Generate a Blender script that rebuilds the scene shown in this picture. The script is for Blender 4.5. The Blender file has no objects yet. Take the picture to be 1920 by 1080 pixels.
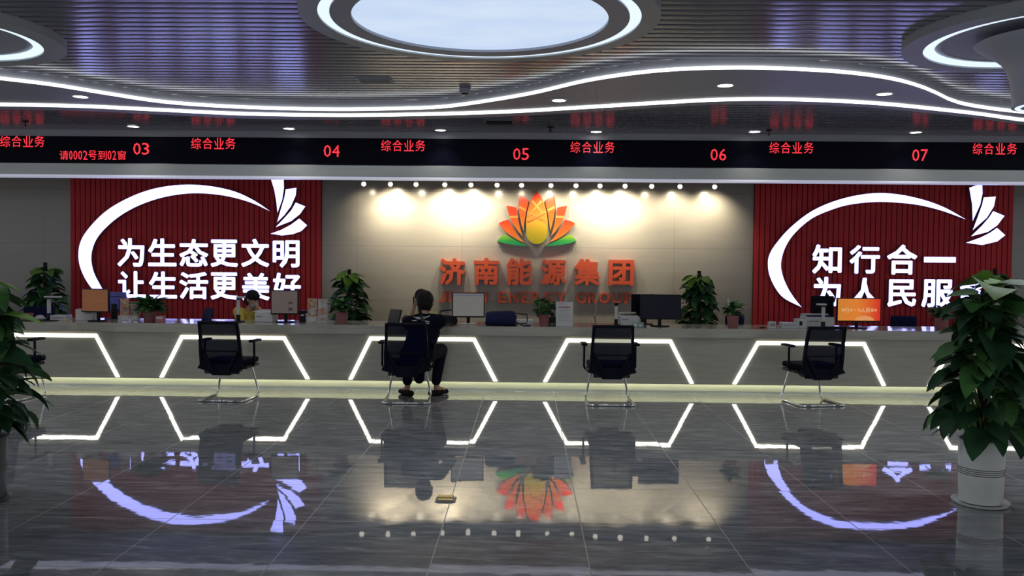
import bpy, bmesh, math, random
from mathutils import Vector, Matrix, Euler

# ---------------------------------------------------------------- camera, world, exposure
SC = bpy.context.scene
COL = SC.collection
FPX, CAM_H = 1620.0, 1.6
_y = Vector((27 / FPX, 50 / FPX, 1)).normalized()
_a = -0.0097
_x = Vector((1, _a, -(27 / FPX + 50 * _a / FPX))).normalized()
_z = _x.cross(_y)
if _z.y < 0:
    _z = -_z
# rows of (_x,_y,_z) give the world axes seen from the camera (right, up, forward)
cam_right = Vector((_x.x, _y.x, _z.x)); cam_up = Vector((_x.y, _y.y, _z.y)); cam_fwd = Vector((_x.z, _y.z, _z.z))
cd = bpy.data.cameras.new('camera')
cam = bpy.data.objects.new('camera', cd); COL.objects.link(cam)
cd.sensor_width = 36.0; cd.lens = 36.0 * FPX / 1920.0; cd.clip_start = 0.05
m3 = Matrix((cam_right, cam_up, -cam_fwd)).transposed()
cam.matrix_world = Matrix.Translation((0, 0, CAM_H)) @ m3.to_4x4()
SC.camera = cam

W = bpy.data.worlds.new('hall_world'); SC.world = W; W.use_nodes = True
W.node_tree.nodes['Background'].inputs[0].default_value = (0.66, 0.665, 0.70, 1)
W.node_tree.nodes['Background'].inputs[1].default_value = 0.95
SC.view_settings.view_transform = 'Standard'; SC.view_settings.look = 'None'
SC.view_settings.exposure = 0.0; SC.view_settings.gamma = 1.0; SC.view_settings.use_curve_mapping = False
SC.cycles.max_bounces = 6; SC.cycles.diffuse_bounces = 3; SC.cycles.glossy_bounces = 4
SC.cycles.transparent_max_bounces = 8; SC.cycles.caustics_reflective = False; SC.cycles.caustics_refractive = False
SC.cycles.sample_clamp_indirect = 4.0


def ray(px, py):
    u, v = (px - 960) / FPX, (540 - py) / FPX
    return cam_right * u + cam_up * v + cam_fwd


def PY(px, py, Y):            # the point of the plane y = Y that the photo shows at a pixel
    r = ray(px, py); return Vector((0, 0, CAM_H)) + r * (Y / r.y)


def PZ(px, py, Z):            # the point of the plane z = Z
    r = ray(px, py); return Vector((0, 0, CAM_H)) + r * ((Z - CAM_H) / r.z)


ZC = 3.35                                   # slat ceiling
YF = PZ(960, 734, 0).y                      # counter front panel
YW = PZ(1000, 672, 0).y                     # back wall
YL = PZ(960, 249, ZC).y                     # LED board
ZT = PY(960, 613, YF - 0.045).z              # counter top
XL, XR = -13.0, 13.0
SX = 1.0 / (FPX / YF)                       # metres per pixel at the counter


# ---------------------------------------------------------------- tagging and mesh helpers
def tag(o, label=None, cat=None, group=None, kind=None):
    if label: o['label'] = label
    if cat: o['category'] = cat
    if group: o['group'] = group
    if kind: o['kind'] = kind
    return o


def empty(name, loc, label, cat, group=None, rz=0.0):
    o = bpy.data.objects.new(name, None); COL.objects.link(o)
    o.location = loc; o.rotation_euler = (0, 0, rz); o.empty_display_size = 0.1
    return tag(o, label, cat, group)


def copy_thing(root, loc, rz, label):
    r = root.copy(); COL.objects.link(r); r.location = loc; r.rotation_euler = (0, 0, rz); r['label'] = label
    for ch in root.children:
        c = ch.copy(); COL.objects.link(c); c.parent = r
        for g in ch.children:
            d = g.copy(); COL.objects.link(d); d.parent = c
    return r


class MB:
    def __init__(s):
        s.v = []; s.f = []; s.mi = []; s.cur = 0; s.sharp = 0.7; s.boxy = False

    def add(s, verts, faces):
        n = len(s.v); s.v += [tuple(p) for p in verts]
        for f in faces:
            s.f.append(tuple(i + n for i in f)); s.mi.append(s.cur)
        return s

    def box(s, x0, x1, y0, y1, z0, z1, M=None):
        vs = [Vector((x, y, z)) for z in (z0, z1) for y in (y0, y1) for x in (x0, x1)]
        if M is not None: vs = [M @ p for p in vs]
        return s.add(vs, [(0, 2, 3, 1), (4, 5, 7, 6), (0, 1, 5, 4), (2, 6, 7, 3), (0, 4, 6, 2), (1, 3, 7, 5)])

    def bbox(s, x0, x1, y0, y1, z0, z1, b=0.01, M=None, seg=2):      # box with rounded edges
        s.boxy = True; bm = bmesh.new(); bmesh.ops.create_cube(bm, size=1)
        for v in bm.verts:
            v.co = Vector(((x0 + x1) / 2 + v.co.x * (x1 - x0), (y0 + y1) / 2 + v.co.y * (y1 - y0), (z0 + z1) / 2 + v.co.z * (z1 - z0)))
        bmesh.ops.bevel(bm, geom=bm.edges[:], offset=b, segments=seg, affect='EDGES', profile=0.6)
        return s.bm(bm, M)

    def bm(s, bm, M=None):
        bm.verts.index_update()
        vs = [(M @ v.co if M is not None else v.co.copy()) for v in bm.verts]
        fs = [[v.index for v in f.verts] for f in bm.faces]
        bm.free(); return s.add(vs, fs)

    def lathe(s, prof, n=24, c=(0, 0, 0), M=None, cap=True):
        vs = []; k = len(prof)
        for r, z in prof:
            for i in range(n):
                a = 2 * math.pi * i / n; vs.append(Vector((c[0] + r * math.cos(a), c[1] + r * math.sin(a), c[2] + z)))
        fs = [(j * n + i, j * n + (i + 1) % n, (j + 1) * n + (i + 1) % n, (j + 1) * n + i) for j in range(k - 1) for i in range(n)]
        if cap:
            fs.append(tuple(reversed(range(n)))); fs.append(tuple(range((k - 1) * n, k * n)))
        if M is not None: vs = [M @ p for p in vs]
        return s.add(vs, fs)

    def tube(s, pts, r, n=8, closed=False):
        pts = [Vector(p) for p in pts]; k = len(pts); vs = []
        rs = r if isinstance(r, (list, tuple)) else [r] * k
        prev = None
        for i, p in enumerate(pts):
            if closed: t = (pts[(i + 1) % k] - pts[i - 1])
            else: t = pts[min(i + 1, k - 1)] - pts[max(i - 1, 0)]
            t = t.normalized()
            if prev is None:
                u = t.orthogonal().normalized()
            else:
                u = (prev - t * prev.dot(t)).normalized()
            prev = u; w = t.cross(u)
            for j in range(n):
                a = 2 * math.pi * j / n; vs.append(p + (u * math.cos(a) + w * math.sin(a)) * rs[i])
        fs = []
        for i in range(k if closed else k - 1):
            for j in range(n):
                a, b = i * n + j, i * n + (j + 1) % n; c2, d = ((i + 1) % k) * n + (j + 1) % n, ((i + 1) % k) * n + j
                fs.append((a, b, c2, d))
        if not closed:
            fs.append(tuple(reversed(range(n)))); fs.append(tuple(range((k - 1) * n, k * n)))
        return s.add(vs, fs)

    def prism(s, poly, d):           # outline (Vectors) pushed along vector d, concave outlines allowed
        n = len(poly); d = Vector(d)
        vs = [Vector(p) for p in poly] + [Vector(p) + d for p in poly]
        return s.add(vs, [tuple(range(n)), tuple(reversed(range(n, 2 * n)))] + [(i, i + n, (i + 1) % n + n, (i + 1) % n) for i in range(n)])

    def ribbon(s, A, B, d):          # solid band between two polylines, thickness along d
        n = len(A); d = Vector(d)
        vs = list(A) + list(B) + [p + d for p in A] + [p + d for p in B]
        fs = []
        for i in range(n - 1):
            a, b, c, e = i, i + 1, n + i + 1, n + i
            fs += [(a, b, c, e), (a + 2 * n, e + 2 * n, c + 2 * n, b + 2 * n), (a, a + 2 * n, b + 2 * n, b), (e, c, c + 2 * n, e + 2 * n)]
        fs += [(0, n, 3 * n, 2 * n), (n - 1, 3 * n - 1, 4 * n - 1, 2 * n - 1)]
        return s.add(vs, fs)

    def sphere(s, c, r, sc=(1, 1, 1), n=12, m=8, M=None):
        vs = []; c = Vector(c)
        for j in range(1, m):
            t = math.pi * j / m
            for i in range(n):
                a = 2 * math.pi * i / n
                vs.append(Vector((r * sc[0] * math.sin(t) * math.cos(a), r * sc[1] * math.sin(t) * math.sin(a), r * sc[2] * math.cos(t))))
        vs.append(Vector((0, 0, r * sc[2]))); vs.append(Vector((0, 0, -r * sc[2])))
        if M is not None: vs = [M @ p for p in vs]
        vs = [p + c for p in vs]
        fs = [(j * n + i, (j + 1) * n + i, (j + 1) * n + (i + 1) % n, j * n + (i + 1) % n) for j in range(m - 2) for i in range(n)]
        top, bot = (m - 1) * n, (m - 1) * n + 1
        fs += [(top, i, (i + 1) % n) for i in range(n)] + [(bot, (m - 2) * n + (i + 1) % n, (m - 2) * n + i) for i in range(n)]
        return s.add(vs, fs)

    def build(s, name, mat, parent=None, smooth=False, fix=True):
        me = bpy.data.meshes.new(name); me.from_pydata(s.v, [], s.f)
        mats = mat if isinstance(mat, (list, tuple)) else [mat]
        for m in mats: me.materials.append(m)
        if len(mats) > 1: me.polygons.foreach_set('material_index', s.mi)
        if fix:
            bm = bmesh.new(); bm.from_mesh(me); bmesh.ops.recalc_face_normals(bm, faces=bm.faces[:]); bm.to_mesh(me); bm.free()
        if smooth:
            me.polygons.foreach_set('use_smooth', [True] * len(me.polygons))
            if s.boxy:               # big flat faces stay flat, only the rounded edges are smooth
                tot = sum(p.area for p in me.polygons)
                for p in me.polygons:
                    if p.area > 0.03 * tot: p.use_smooth = False
            if smooth != 'all':
                bm = bmesh.new(); bm.from_mesh(me)
                for e in bm.edges:
                    if len(e.link_faces) == 2 and e.calc_face_angle(0) > s.sharp: e.smooth = False
                bm.to_mesh(me); bm.free()
        me.update()
        o = bpy.data.objects.new(name, me); COL.objects.link(o)
        if parent is not None: o.parent = parent
        return o


def struct(mb, name, mat, **k):
    o = mb.build(name, mat, **k); o['kind'] = 'structure'; return o


# ---------------------------------------------------------------- materials
def nt(m):
    m.use_nodes = True; return m.node_tree.nodes, m.node_tree.links, m.node_tree.nodes['Principled BSDF']


def mat(name, col, rough=0.5, metal=0.0, ior=1.5, emit=None, es=0.0, var=0.0, scale=20.0, bump=0.0, coat=0.0, alpha=1.0, stretch=(1, 1, 1), spec=0.5):
    m = bpy.data.materials.new(name); N, L, B = nt(m)
    B.inputs['Base Color'].default_value = (*col, 1); B.inputs['Roughness'].default_value = rough
    B.inputs['Metallic'].default_value = metal; B.inputs['IOR'].default_value = ior
    B.inputs['Coat Weight'].default_value = coat; B.inputs['Alpha'].default_value = alpha
    B.inputs['Specular IOR Level'].default_value = spec
    if emit:
        B.inputs['Emission Color'].default_value = (*emit, 1); B.inputs['Emission Strength'].default_value = es
    if var or bump:
        tc = N.new('ShaderNodeTexCoord'); mp = N.new('ShaderNodeMapping'); mp.inputs['Scale'].default_value = stretch
        nz = N.new('ShaderNodeTexNoise'); nz.inputs['Scale'].default_value = scale; nz.inputs['Detail'].default_value = 5
        L.new(tc.outputs['Object'], mp.inputs[0]); L.new(mp.outputs[0], nz.inputs['Vector'])
        if var:
            r = N.new('ShaderNodeValToRGB'); r.color_ramp.elements[0].position = 0.3; r.color_ramp.elements[1].position = 0.7
            r.color_ramp.elements[0].color = (*[c * (1 - var) for c in col], 1); r.color_ramp.elements[1].color = (*[min(1, c * (1 + var)) for c in col], 1)
            L.new(nz.outputs['Fac'], r.inputs[0]); L.new(r.outputs[0], B.inputs['Base Color'])
        if bump:
            b = N.new('ShaderNodeBump'); b.inputs['Strength'].default_value = bump; b.inputs['Distance'].default_value = 0.01
            L.new(nz.outputs['Fac'], b.inputs['Height']); L.new(b.outputs[0], B.inputs['Normal'])
    return m


def glow(name, col, es, sampling=None):
    m = mat(name, (0.05, 0.05, 0.05), 0.6, emit=col, es=es)
    if sampling: m.cycles.emission_sampling = sampling
    return m


def lin(r, g, b):
    f = lambda c: ((c / 255 + 0.055) / 1.055) ** 2.4 if c > 10 else c / 255 / 12.92
    return (f(r), f(g), f(b))


M_SIGN = glow('sign_white_glow', (0.36, 0.375, 1.0), 3.3)
M_SIGNSIDE = mat('sign_return', (0.16, 0.16, 0.19), 0.4)
M_STRIP = glow('strip_white_glow', (1.0, 0.97, 0.84), 5.2)
M_UNDER = glow('under_counter_glow', (0.98, 1.0, 0.70), 12.0)
M_WAVE = glow('wave_strip_glow', (0.96, 1.0, 0.98), 2.6)
M_RING = glow('ring_glow', (0.72, 0.84, 1.0), 1.15)
M_DOWN = glow('downlight_glow', (1.0, 0.98, 0.92), 7.0)
M_SPOT = glow('spot_globe_glow', (1.0, 0.93, 0.8), 1.3, 'NONE')
M_LIP_GLOW = mat('lip_added_glow', (0.74, 0.76, 0.84), 0.4, emit=(0.66, 0.69, 0.86), es=0.40)  # metal lip lit by nearby lamps; its brightness put in as emission
M_RED_LED = glow('red_led', (1.0, 0.03, 0.05), 1.2)
M_GYPSUM = mat('painted_gypsum', (0.40, 0.41, 0.47), 0.45, var=0.03, scale=3)
M_RIM = mat('painted_rim', (0.40, 0.43, 0.44), 0.4, var=0.03, scale=3)
M_SILVER = mat('satin_silver', (0.42, 0.45, 0.45), 0.3, metal=0.6, var=0.05, scale=2, stretch=(0.4, 1, 6))
M_BOARD = mat('led_board_black', (0.0012, 0.002, 0.010), 0.45, ior=1.18)
M_DARKVOID = mat('ceiling_void', (0.01, 0.01, 0.015), 0.8)
M_COUNTER = mat('counter_stone', (0.43, 0.42, 0.355), 0.16, var=0.10, scale=4, stretch=(0.5, 1, 6))
M_TOP = mat('counter_top_stone', (0.44, 0.43, 0.37), 0.07, var=0.10, scale=4, stretch=(0.5, 1, 6))
M_PLINTH = mat('plinth_stone', (0.50, 0.50, 0.42), 0.2, var=0.10, scale=3, stretch=(0.5, 1, 5))
M_ORANGE = mat('orange_acrylic', (0.66, 0.095, 0.035), 0.35, var=0.04, scale=6)
M_BLACK = mat('black_plastic', (0.006, 0.006, 0.009), 0.45, spec=0.25)
M_CHAIRP = mat('chair_black_plastic', (0.004, 0.005, 0.014), 0.5, spec=0.12)
M_SEATF = mat('chair_seat_fabric', (0.004, 0.005, 0.016), 0.9, spec=0.05, bump=0.3, scale=300)
M_CHROME = mat('chrome', (0.72, 0.74, 0.74), 0.12, metal=1.0)
M_WHITEP = mat('white_plastic', (0.55, 0.56, 0.58), 0.4, var=0.02)
M_GREYP = mat('grey_plastic', (0.22, 0.23, 0.25), 0.45)
M_PAPER = mat('paper', (0.62, 0.62, 0.63), 0.7, var=0.02)
M_SIGNLIT_BACK = mat('sign_lit_back', (0.11, 0.12, 0.52), 0.4)  # blue light from the sign put into the casing colour
M_STAFFCH = mat('navy_chair_fabric', (0.008, 0.011, 0.05), 0.7, spec=0.15, bump=0.2, scale=200)
M_LEAF = mat('leaf_dark', (0.024, 0.075, 0.030), 0.5, spec=0.22, var=0.5, scale=7)
M_LEAF2 = mat('leaf_mid', (0.075, 0.21, 0.055), 0.5, spec=0.22, var=0.4, scale=7)
M_LEAF3 = mat('leaf_fresh', (0.20, 0.40, 0.06), 0.5, spec=0.22, var=0.3, scale=7)
M_STEM = mat('plant_stem', (0.10, 0.20, 0.05), 0.5, var=0.2)
M_MOSS = mat('moss_pole', (0.015, 0.012, 0.009), 0.95, bump=0.8, scale=60)
M_SOIL = mat('soil', (0.03, 0.02, 0.014), 0.95, bump=0.8, scale=60)
M_POTW = mat('white_glazed_pot', (0.74, 0.78, 0.75), 0.3, var=0.03)
M_POT_SHADED = mat('white_pot_shaded', (0.12, 0.125, 0.13), 0.35, var=0.03)  # white pot standing unlit, the shade put into its base colour
M_POTR = mat('terracotta_pink_plastic', (0.32, 0.12, 0.12), 0.5, var=0.1, scale=12)
M_POTLINE = mat('pot_groove', (0.10, 0.11, 0.10), 0.5)
M_BRASS = mat('brass', (0.62, 0.52, 0.24), 0.25, metal=0.9)
M_ACRYL = mat('clear_acrylic', (0.75, 0.78, 0.82), 0.05, alpha=0.22)
M_SKIN = mat('skin', (0.45, 0.25, 0.18), 0.55, var=0.05)
M_HAIR = mat('hair_black', (0.010, 0.008, 0.009), 0.6, spec=0.2, bump=0.4, scale=90)
M_JACKET = mat('black_jacket', (0.005, 0.006, 0.013), 0.85, spec=0.08, bump=0.2, scale=40)
M_TROUSER = mat('dark_trousers', (0.007, 0.008, 0.018), 0.85, spec=0.08, bump=0.2, scale=40)
M_SHOE = mat('dark_slipper', (0.016, 0.011, 0.011), 0.8, spec=0.1)
M_YELLOW = mat('yellow_shirt', (0.55, 0.42, 0.06), 0.75, var=0.08, scale=10)
M_LIME = mat('lime_shirt', (0.50, 0.56, 0.20), 0.75, var=0.08, scale=10)
M_MASK = mat('surgical_mask', (0.36, 0.55, 0.58), 0.7)
M_BAG = mat('navy_nylon', (0.009, 0.013, 0.065), 0.5, spec=0.2, var=0.15, scale=9, bump=0.3)
M_PRINTW = mat('white_print', (0.55, 0.56, 0.60), 0.7)


def floor_material():
    m = bpy.data.materials.new('polished_marble_tile'); N, L, B = nt(m)
    tc = N.new('ShaderNodeTexCoord'); mp = N.new('ShaderNodeMapping')
    px = PZ(1105, 1060, 0); t = TILE
    mp.inputs['Location'].default_value = (-px.x + 20 * t, -PZ(950, 863, 0).y + 20 * t, 0)
    L.new(tc.outputs['Object'], mp.inputs[0])
    br = N.new('ShaderNodeTexBrick'); br.offset = 0; br.squash = 1; br.inputs['Scale'].default_value = 1
    br.inputs['Brick Width'].default_value = t; br.inputs['Row Height'].default_value = t
    br.inputs['Mortar Size'].default_value = 0.0035; br.inputs['Mortar Smooth'].default_value = 0.1
    L.new(mp.outputs[0], br.inputs['Vector'])
    # diagonal veining
    rot = N.new('ShaderNodeMapping'); rot.inputs['Rotation'].default_value = (0, 0, 0.6); rot.inputs['Scale'].default_value = (0.9, 4.5, 1)
    L.new(tc.outputs['Object'], rot.inputs[0])
    n1 = N.new('ShaderNodeTexNoise'); n1.inputs['Scale'].default_value = 3.2; n1.inputs['Detail'].default_value = 8; n1.inputs['Roughness'].default_value = 0.65
    n1.inputs['Distortion'].default_value = 0.6
    L.new(rot.outputs[0], n1.inputs['Vector'])
    rp = N.new('ShaderNodeValToRGB'); e = rp.color_ramp.elements
    e[0].position = 0.30; e[0].color = (0.13, 0.14, 0.152, 1); e[1].position = 0.72; e[1].color = (0.46, 0.475, 0.485, 1)
    k = e.new(0.52); k.color = (0.25, 0.262, 0.275, 1)
    L.new(n1.outputs['Fac'], rp.inputs[0])
    mx = N.new('ShaderNodeMixRGB'); mx.inputs[2].default_value = (0.30, 0.29, 0.27, 1)
    L.new(br.outputs['Fac'], mx.inputs[0]); L.new(rp.outputs[0], mx.inputs[1]); L.new(mx.outputs[0], B.inputs['Base Color'])
    rr = N.new('ShaderNodeMapRange'); rr.inputs[3].default_value = 0.022; rr.inputs[4].default_value = 0.35
    L.new(br.outputs['Fac'], rr.inputs[0]); L.new(rr.outputs[0], B.inputs['Roughness'])
    B.inputs['IOR'].default_value = 2.0
    # every tile lies a hair out of level, plus a faint polish waviness
    dv = N.new('ShaderNodeVectorMath'); dv.operation = 'DIVIDE'; dv.inputs[1].default_value = (t, t, 1)
    fl = N.new('ShaderNodeVectorMath'); fl.operation = 'FLOOR'
    wn = N.new('ShaderNodeTexWhiteNoise'); wn.noise_dimensions = '2D'
    L.new(mp.outputs[0], dv.inputs[0]); L.new(dv.outputs[0], fl.inputs[0]); L.new(fl.outputs[0], wn.inputs['Vector'])
    sb = N.new('ShaderNodeVectorMath'); sb.operation = 'SUBTRACT'; sb.inputs[1].default_value = (0.5, 0.5, 0.5)
    L.new(wn.outputs['Color'], sb.inputs[0])
    sc = N.new('ShaderNodeVectorMath'); sc.operation = 'MULTIPLY'; sc.inputs[1].default_value = (0.004, 0.0035, 0)
    L.new(sb.outputs[0], sc.inputs[0])
    n2 = N.new('ShaderNodeTexNoise'); n2.inputs['Scale'].default_value = 5; n2.inputs['Detail'].default_value = 2
    L.new(tc.outputs['Object'], n2.inputs['Vector'])
    bp = N.new('ShaderNodeBump'); bp.inputs['Strength'].default_value = 0.07; bp.inputs['Distance'].default_value = 0.004
    L.new(n2.outputs['Fac'], bp.inputs['Height'])
    ad = N.new('ShaderNodeVectorMath'); ad.operation = 'ADD'; L.new(bp.outputs[0], ad.inputs[0]); L.new(sc.outputs[0], ad.inputs[1])
    no = N.new('ShaderNodeVectorMath'); no.operation = 'NORMALIZE'; L.new(ad.outputs[0], no.inputs[0]); L.new(no.outputs[0], B.inputs['Normal'])
    return m


def wall_material():
    m = bpy.data.materials.new('grey_marble_wall'); N, L, B = nt(m)
    tc = N.new('ShaderNodeTexCoord'); mp = N.new('ShaderNodeMapping'); mp.inputs['Rotation'].default_value = (math.pi / 2, 0, 0)
    L.new(tc.outputs['Object'], mp.inputs[0])
    br = N.new('ShaderNodeTexBrick'); br.offset = 0; br.inputs['Scale'].default_value = 1
    br.inputs['Brick Width'].default_value = 1.74; br.inputs['Row Height'].default_value = 0.9
    br.inputs['Mortar Size'].default_value = 0.0025; br.inputs['Mortar Smooth'].default_value = 0.0
    sh = N.new('ShaderNodeMapping'); sh.inputs['Location'].default_value = (20.2, 9 - 1.83, 0)
    sx = N.new('ShaderNodeSeparateXYZ'); cx = N.new('ShaderNodeCombineXYZ')
    L.new(tc.outputs['Object'], sx.inputs[0]); L.new(sx.outputs[0], cx.inputs[0]); L.new(sx.outputs[2], cx.inputs[1])
    L.new(cx.outputs[0], sh.inputs[0]); L.new(sh.outputs[0], br.inputs['Vector'])
    nz = N.new('ShaderNodeTexNoise'); nz.inputs['Scale'].default_value = 2.5; nz.inputs['Detail'].default_value = 6
    st = N.new('ShaderNodeMapping'); st.inputs['Scale'].default_value = (0.5, 2.5, 1); L.new(cx.outputs[0], st.inputs[0]); L.new(st.outputs[0], nz.inputs['Vector'])
    rp = N.new('ShaderNodeValToRGB'); rp.color_ramp.elements[0].color = (0.31, 0.293, 0.26, 1); rp.color_ramp.elements[1].color = (0.39, 0.368, 0.325, 1)
    L.new(nz.outputs['Fac'], rp.inputs[0])
    mx = N.new('ShaderNodeMixRGB'); mx.inputs[2].default_value = (0.20, 0.19, 0.17, 1)
    L.new(br.outputs['Fac'], mx.inputs[0]); L.new(rp.outputs[0], mx.inputs[1]); L.new(mx.outputs[0], B.inputs['Base Color'])
    B.inputs['Roughness'].default_value = 0.22
    return m


TILE = 0.838
M_FLOOR = floor_material()
M_WALL = wall_material()
M_SLAT = mat('ceiling_slat_metal', (0.22, 0.225, 0.27), 0.17, ior=2.0)
M_REDSLAT = mat('red_slat', (0.64, 0.050, 0.058), 0.6, spec=0.15, var=0.05, scale=3)
M_REDGAP = mat('red_slat_gap', (0.06, 0.006, 0.008), 0.8)


def gradient_z(name, stops, z0, z1, rough=0.3):          # printed colour that runs with height
    m = bpy.data.materials.new(name); N, L, B = nt(m)
    tc = N.new('ShaderNodeTexCoord'); sx = N.new('ShaderNodeSeparateXYZ'); mr = N.new('ShaderNodeMapRange')
    mr.inputs[1].default_value = z0; mr.inputs[2].default_value = z1
    rp = N.new('ShaderNodeValToRGB'); e = rp.color_ramp.elements
    while len(e) > 1: e.remove(e[-1])
    e[0].position = stops[0][0]; e[0].color = (*stops[0][1], 1)
    for p, c in stops[1:]:
        k = e.new(p); k.color = (*c, 1)
    L.new(tc.outputs['Object'], sx.inputs[0]); L.new(sx.outputs[2], mr.inputs[0]); L.new(mr.outputs[0], rp.inputs[0]); L.new(rp.outputs[0], B.inputs['Base Color'])
    B.inputs['Roughness'].default_value = rough
    return m


def mesh_fabric():           # woven chair mesh: holes let light through
    m = mat('chair_mesh_fabric', (0.004, 0.006, 0.030), 0.9, spec=0.03)
    N, L, B = nt(m); tr = N.new('ShaderNodeBsdfTransparent'); mx = N.new('ShaderNodeMixShader'); mx.inputs[0].default_value = 0.90
    tr.inputs[0].default_value = (0.9, 0.92, 0.85, 1)
    out = N['Material Output']; L.new(tr.outputs[0], mx.inputs[1]); L.new(B.outputs[0], mx.inputs[2]); L.new(mx.outputs[0], out.inputs[0])
    return m


M_MESH = mesh_fabric()


# ---------------------------------------------------------------- the room
mb = MB(); mb.add([(XL, -2.5, 0), (XR, -2.5, 0), (XR, YW + 0.1, 0), (XL, YW + 0.1, 0)], [(0, 1, 2, 3)])
struct(mb, 'floor', M_FLOOR)
mb = MB(); mb.box(XL, XR, YW, YW + 0.1, 0, ZC)
struct(mb, 'wall_back', M_WALL)
# slat ceiling
mb = MB(); mb.sharp = 0.3; pitch = 0.121; y = -2.5
while y < YL - 0.02:
    y1 = min(y + pitch - 0.034, YL)
    zs = [(0, ZC + 0.03), (0, ZC + 0.005), (0.06, ZC + 0.0010), (0.5, ZC), (0.94, ZC + 0.0010), (1, ZC + 0.005), (1, ZC + 0.03)]
    vs = [(x, y + t * (y1 - y), z) for x in (XL, XR) for t, z in zs]; n = len(zs)
    mb.add(vs, [(i, i + 1, n + i + 1, n + i) for i in range(n - 1)])
    y += pitch
mb.cur = 1
mb.box(XL, XR, -2.5, YL, ZC + 0.06, ZC + 0.1)
struct(mb, 'ceiling', [M_SLAT, M_DARKVOID], smooth=True, fix=False)
# soffit over the staff area, behind the LED board
mb = MB(); mb.box(XL, XR, YL + 0.16, YW, 2.95, 3.05)
struct(mb, 'ceiling_soffit', mat('dark_grey_paint', (0.10, 0.10, 0.115), 0.6))


def cubic(pts, x):
    pts = sorted(pts); n = len(pts)
    if x <= pts[0][0]: i = 0
    elif x >= pts[-1][0]: i = n - 2
    else: i = max(j for j in range(n - 1) if pts[j][0] <= x)
    def sl(k):
        a, b = max(k - 1, 0), min(k + 1, n - 1); return (pts[b][1] - pts[a][1]) / (pts[b][0] - pts[a][0])
    (xa, ya), (xb, yb) = pts[i], pts[i + 1]; h = xb - xa; t = (x - xa) / h
    return (2 * t**3 - 3 * t**2 + 1) * ya + (t**3 - 2 * t**2 + t) * h * sl(i) + (-2 * t**3 + 3 * t**2) * yb + (t**3 - t**2) * h * sl(i + 1)


UP = [(-400, 118), (-150, 132), (0, 148), (100, 160), (200, 176), (300, 191), (400, 199), (520, 204), (640, 206), (760, 204), (830, 201), (900, 192), (1000, 175), (1100, 152),
      (1200, 137), (1290, 130), (1400, 128), (1500, 131), (1600, 138), (1680, 150), (1740, 168), (1790, 191), (1850, 203), (1920, 211), (2100, 226), (2350, 236)]
LO = [(-400, 200), (-150, 195), (0, 197), (150, 200), (300, 207), (450, 214), (640, 217), (800, 215), (960, 210), (1100, 202), (1250, 193), (1350, 188), (1450, 187), (1560, 190), (1660, 196),
      (1760, 206), (1840, 215), (1920, 226), (2100, 240), (2350, 250)]
ZWV = 3.28
xs = [-400 + 22 * i for i in range(126)]
fr = [PZ(x, cubic(UP, x) - 3.5, ZWV) for x in xs]
bk = [PZ(x, cubic(LO, x) + 8, ZWV) for x in xs]
mb = MB(); mb.ribbon(fr, bk, (0, 0, ZC - ZWV + 0.02))
struct(mb, 'ceiling_wave_soffit', M_GYPSUM, smooth=True)
for pts, lb, nm in ((UP, 'front curving strip of white light edging the wave shaped ceiling band', 0), (LO, 'rear strip of white light along the wave shaped ceiling band, nearer the display board', 1)):
    a = [PZ(x, cubic(pts, x) - 2.1, ZWV - 0.012) for x in xs]; b = [PZ(x, cubic(pts, x) + 2.1, ZWV - 0.012) for x in xs]
    mb = MB(); mb.ribbon(a, b, (0, 0, 0.0115))
    tag(mb.build('light_strip', M_WAVE, smooth=True), lb, 'light strip', 'light strips along the wave ceiling band')


# round ceiling features with a glowing ring
def annulus(mb, cx, cy, r0, r1, z, th, n=96):
    A = [Vector((cx + r0 * math.cos(2 * math.pi * i / n), cy + r0 * math.sin(2 * math.pi * i / n), z)) for i in range(n + 1)]
    B = [Vector((cx + r1 * math.cos(2 * math.pi * i / n), cy + r1 * math.sin(2 * math.pi * i / n), z)) for i in range(n + 1)]
    mb.ribbon(A, B, (0, 0, th)); return mb


ZR = 3.285
def ring_lamp(cx, cy, r_disc, ring, rim, label, lit, inner, power=110, lamp_z=-0.06):
    root = empty('ceiling_light', (cx, cy, ZR), label, 'ceiling light')
    mb = MB(); annulus(mb, 0, 0, ring[1] - 0.005, rim, 0, ZC - ZR + 0.02)
    mb.build('outer_rim', M_RIM, root, smooth=True)
    mb = MB(); annulus(mb, 0, 0, ring[0], ring[1], 0.012, 0.03)
    mb.build('light_ring', M_RING, root, smooth=True)
    mb = MB()
    if lit: annulus(mb, 0, 0, r_disc, ring[0], 0.0, 0.08)
    else: mb.lathe([(ring[0], 0.035), (ring[0] - 0.05, 0.030), (ring[0] - 0.06, 0.075)], 96)
    mb.build('inner_disc' if not lit else 'inner_rim', M_GYPSUM, root, smooth=True)
    if lit:
        mb = MB(); mb.lathe([(r_disc, 0.02), (r_disc, 0.05)], 96)
        o = mb.build('diffuser', inner, root)
    ld = bpy.data.lights.new('ring_lamp', 'SPOT'); ld.energy = power; ld.color = (0.90, 0.95, 1.0); ld.spot_size = math.radians(155); ld.spot_blend = 1.0; ld.shadow_soft_size = 0.4
    lo = bpy.data.objects.new('ring_lamp', ld); COL.objects.link(lo); lo.parent = root; lo.location = (0, 0, -0.06 if lit else lamp_z)
    return root


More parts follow.
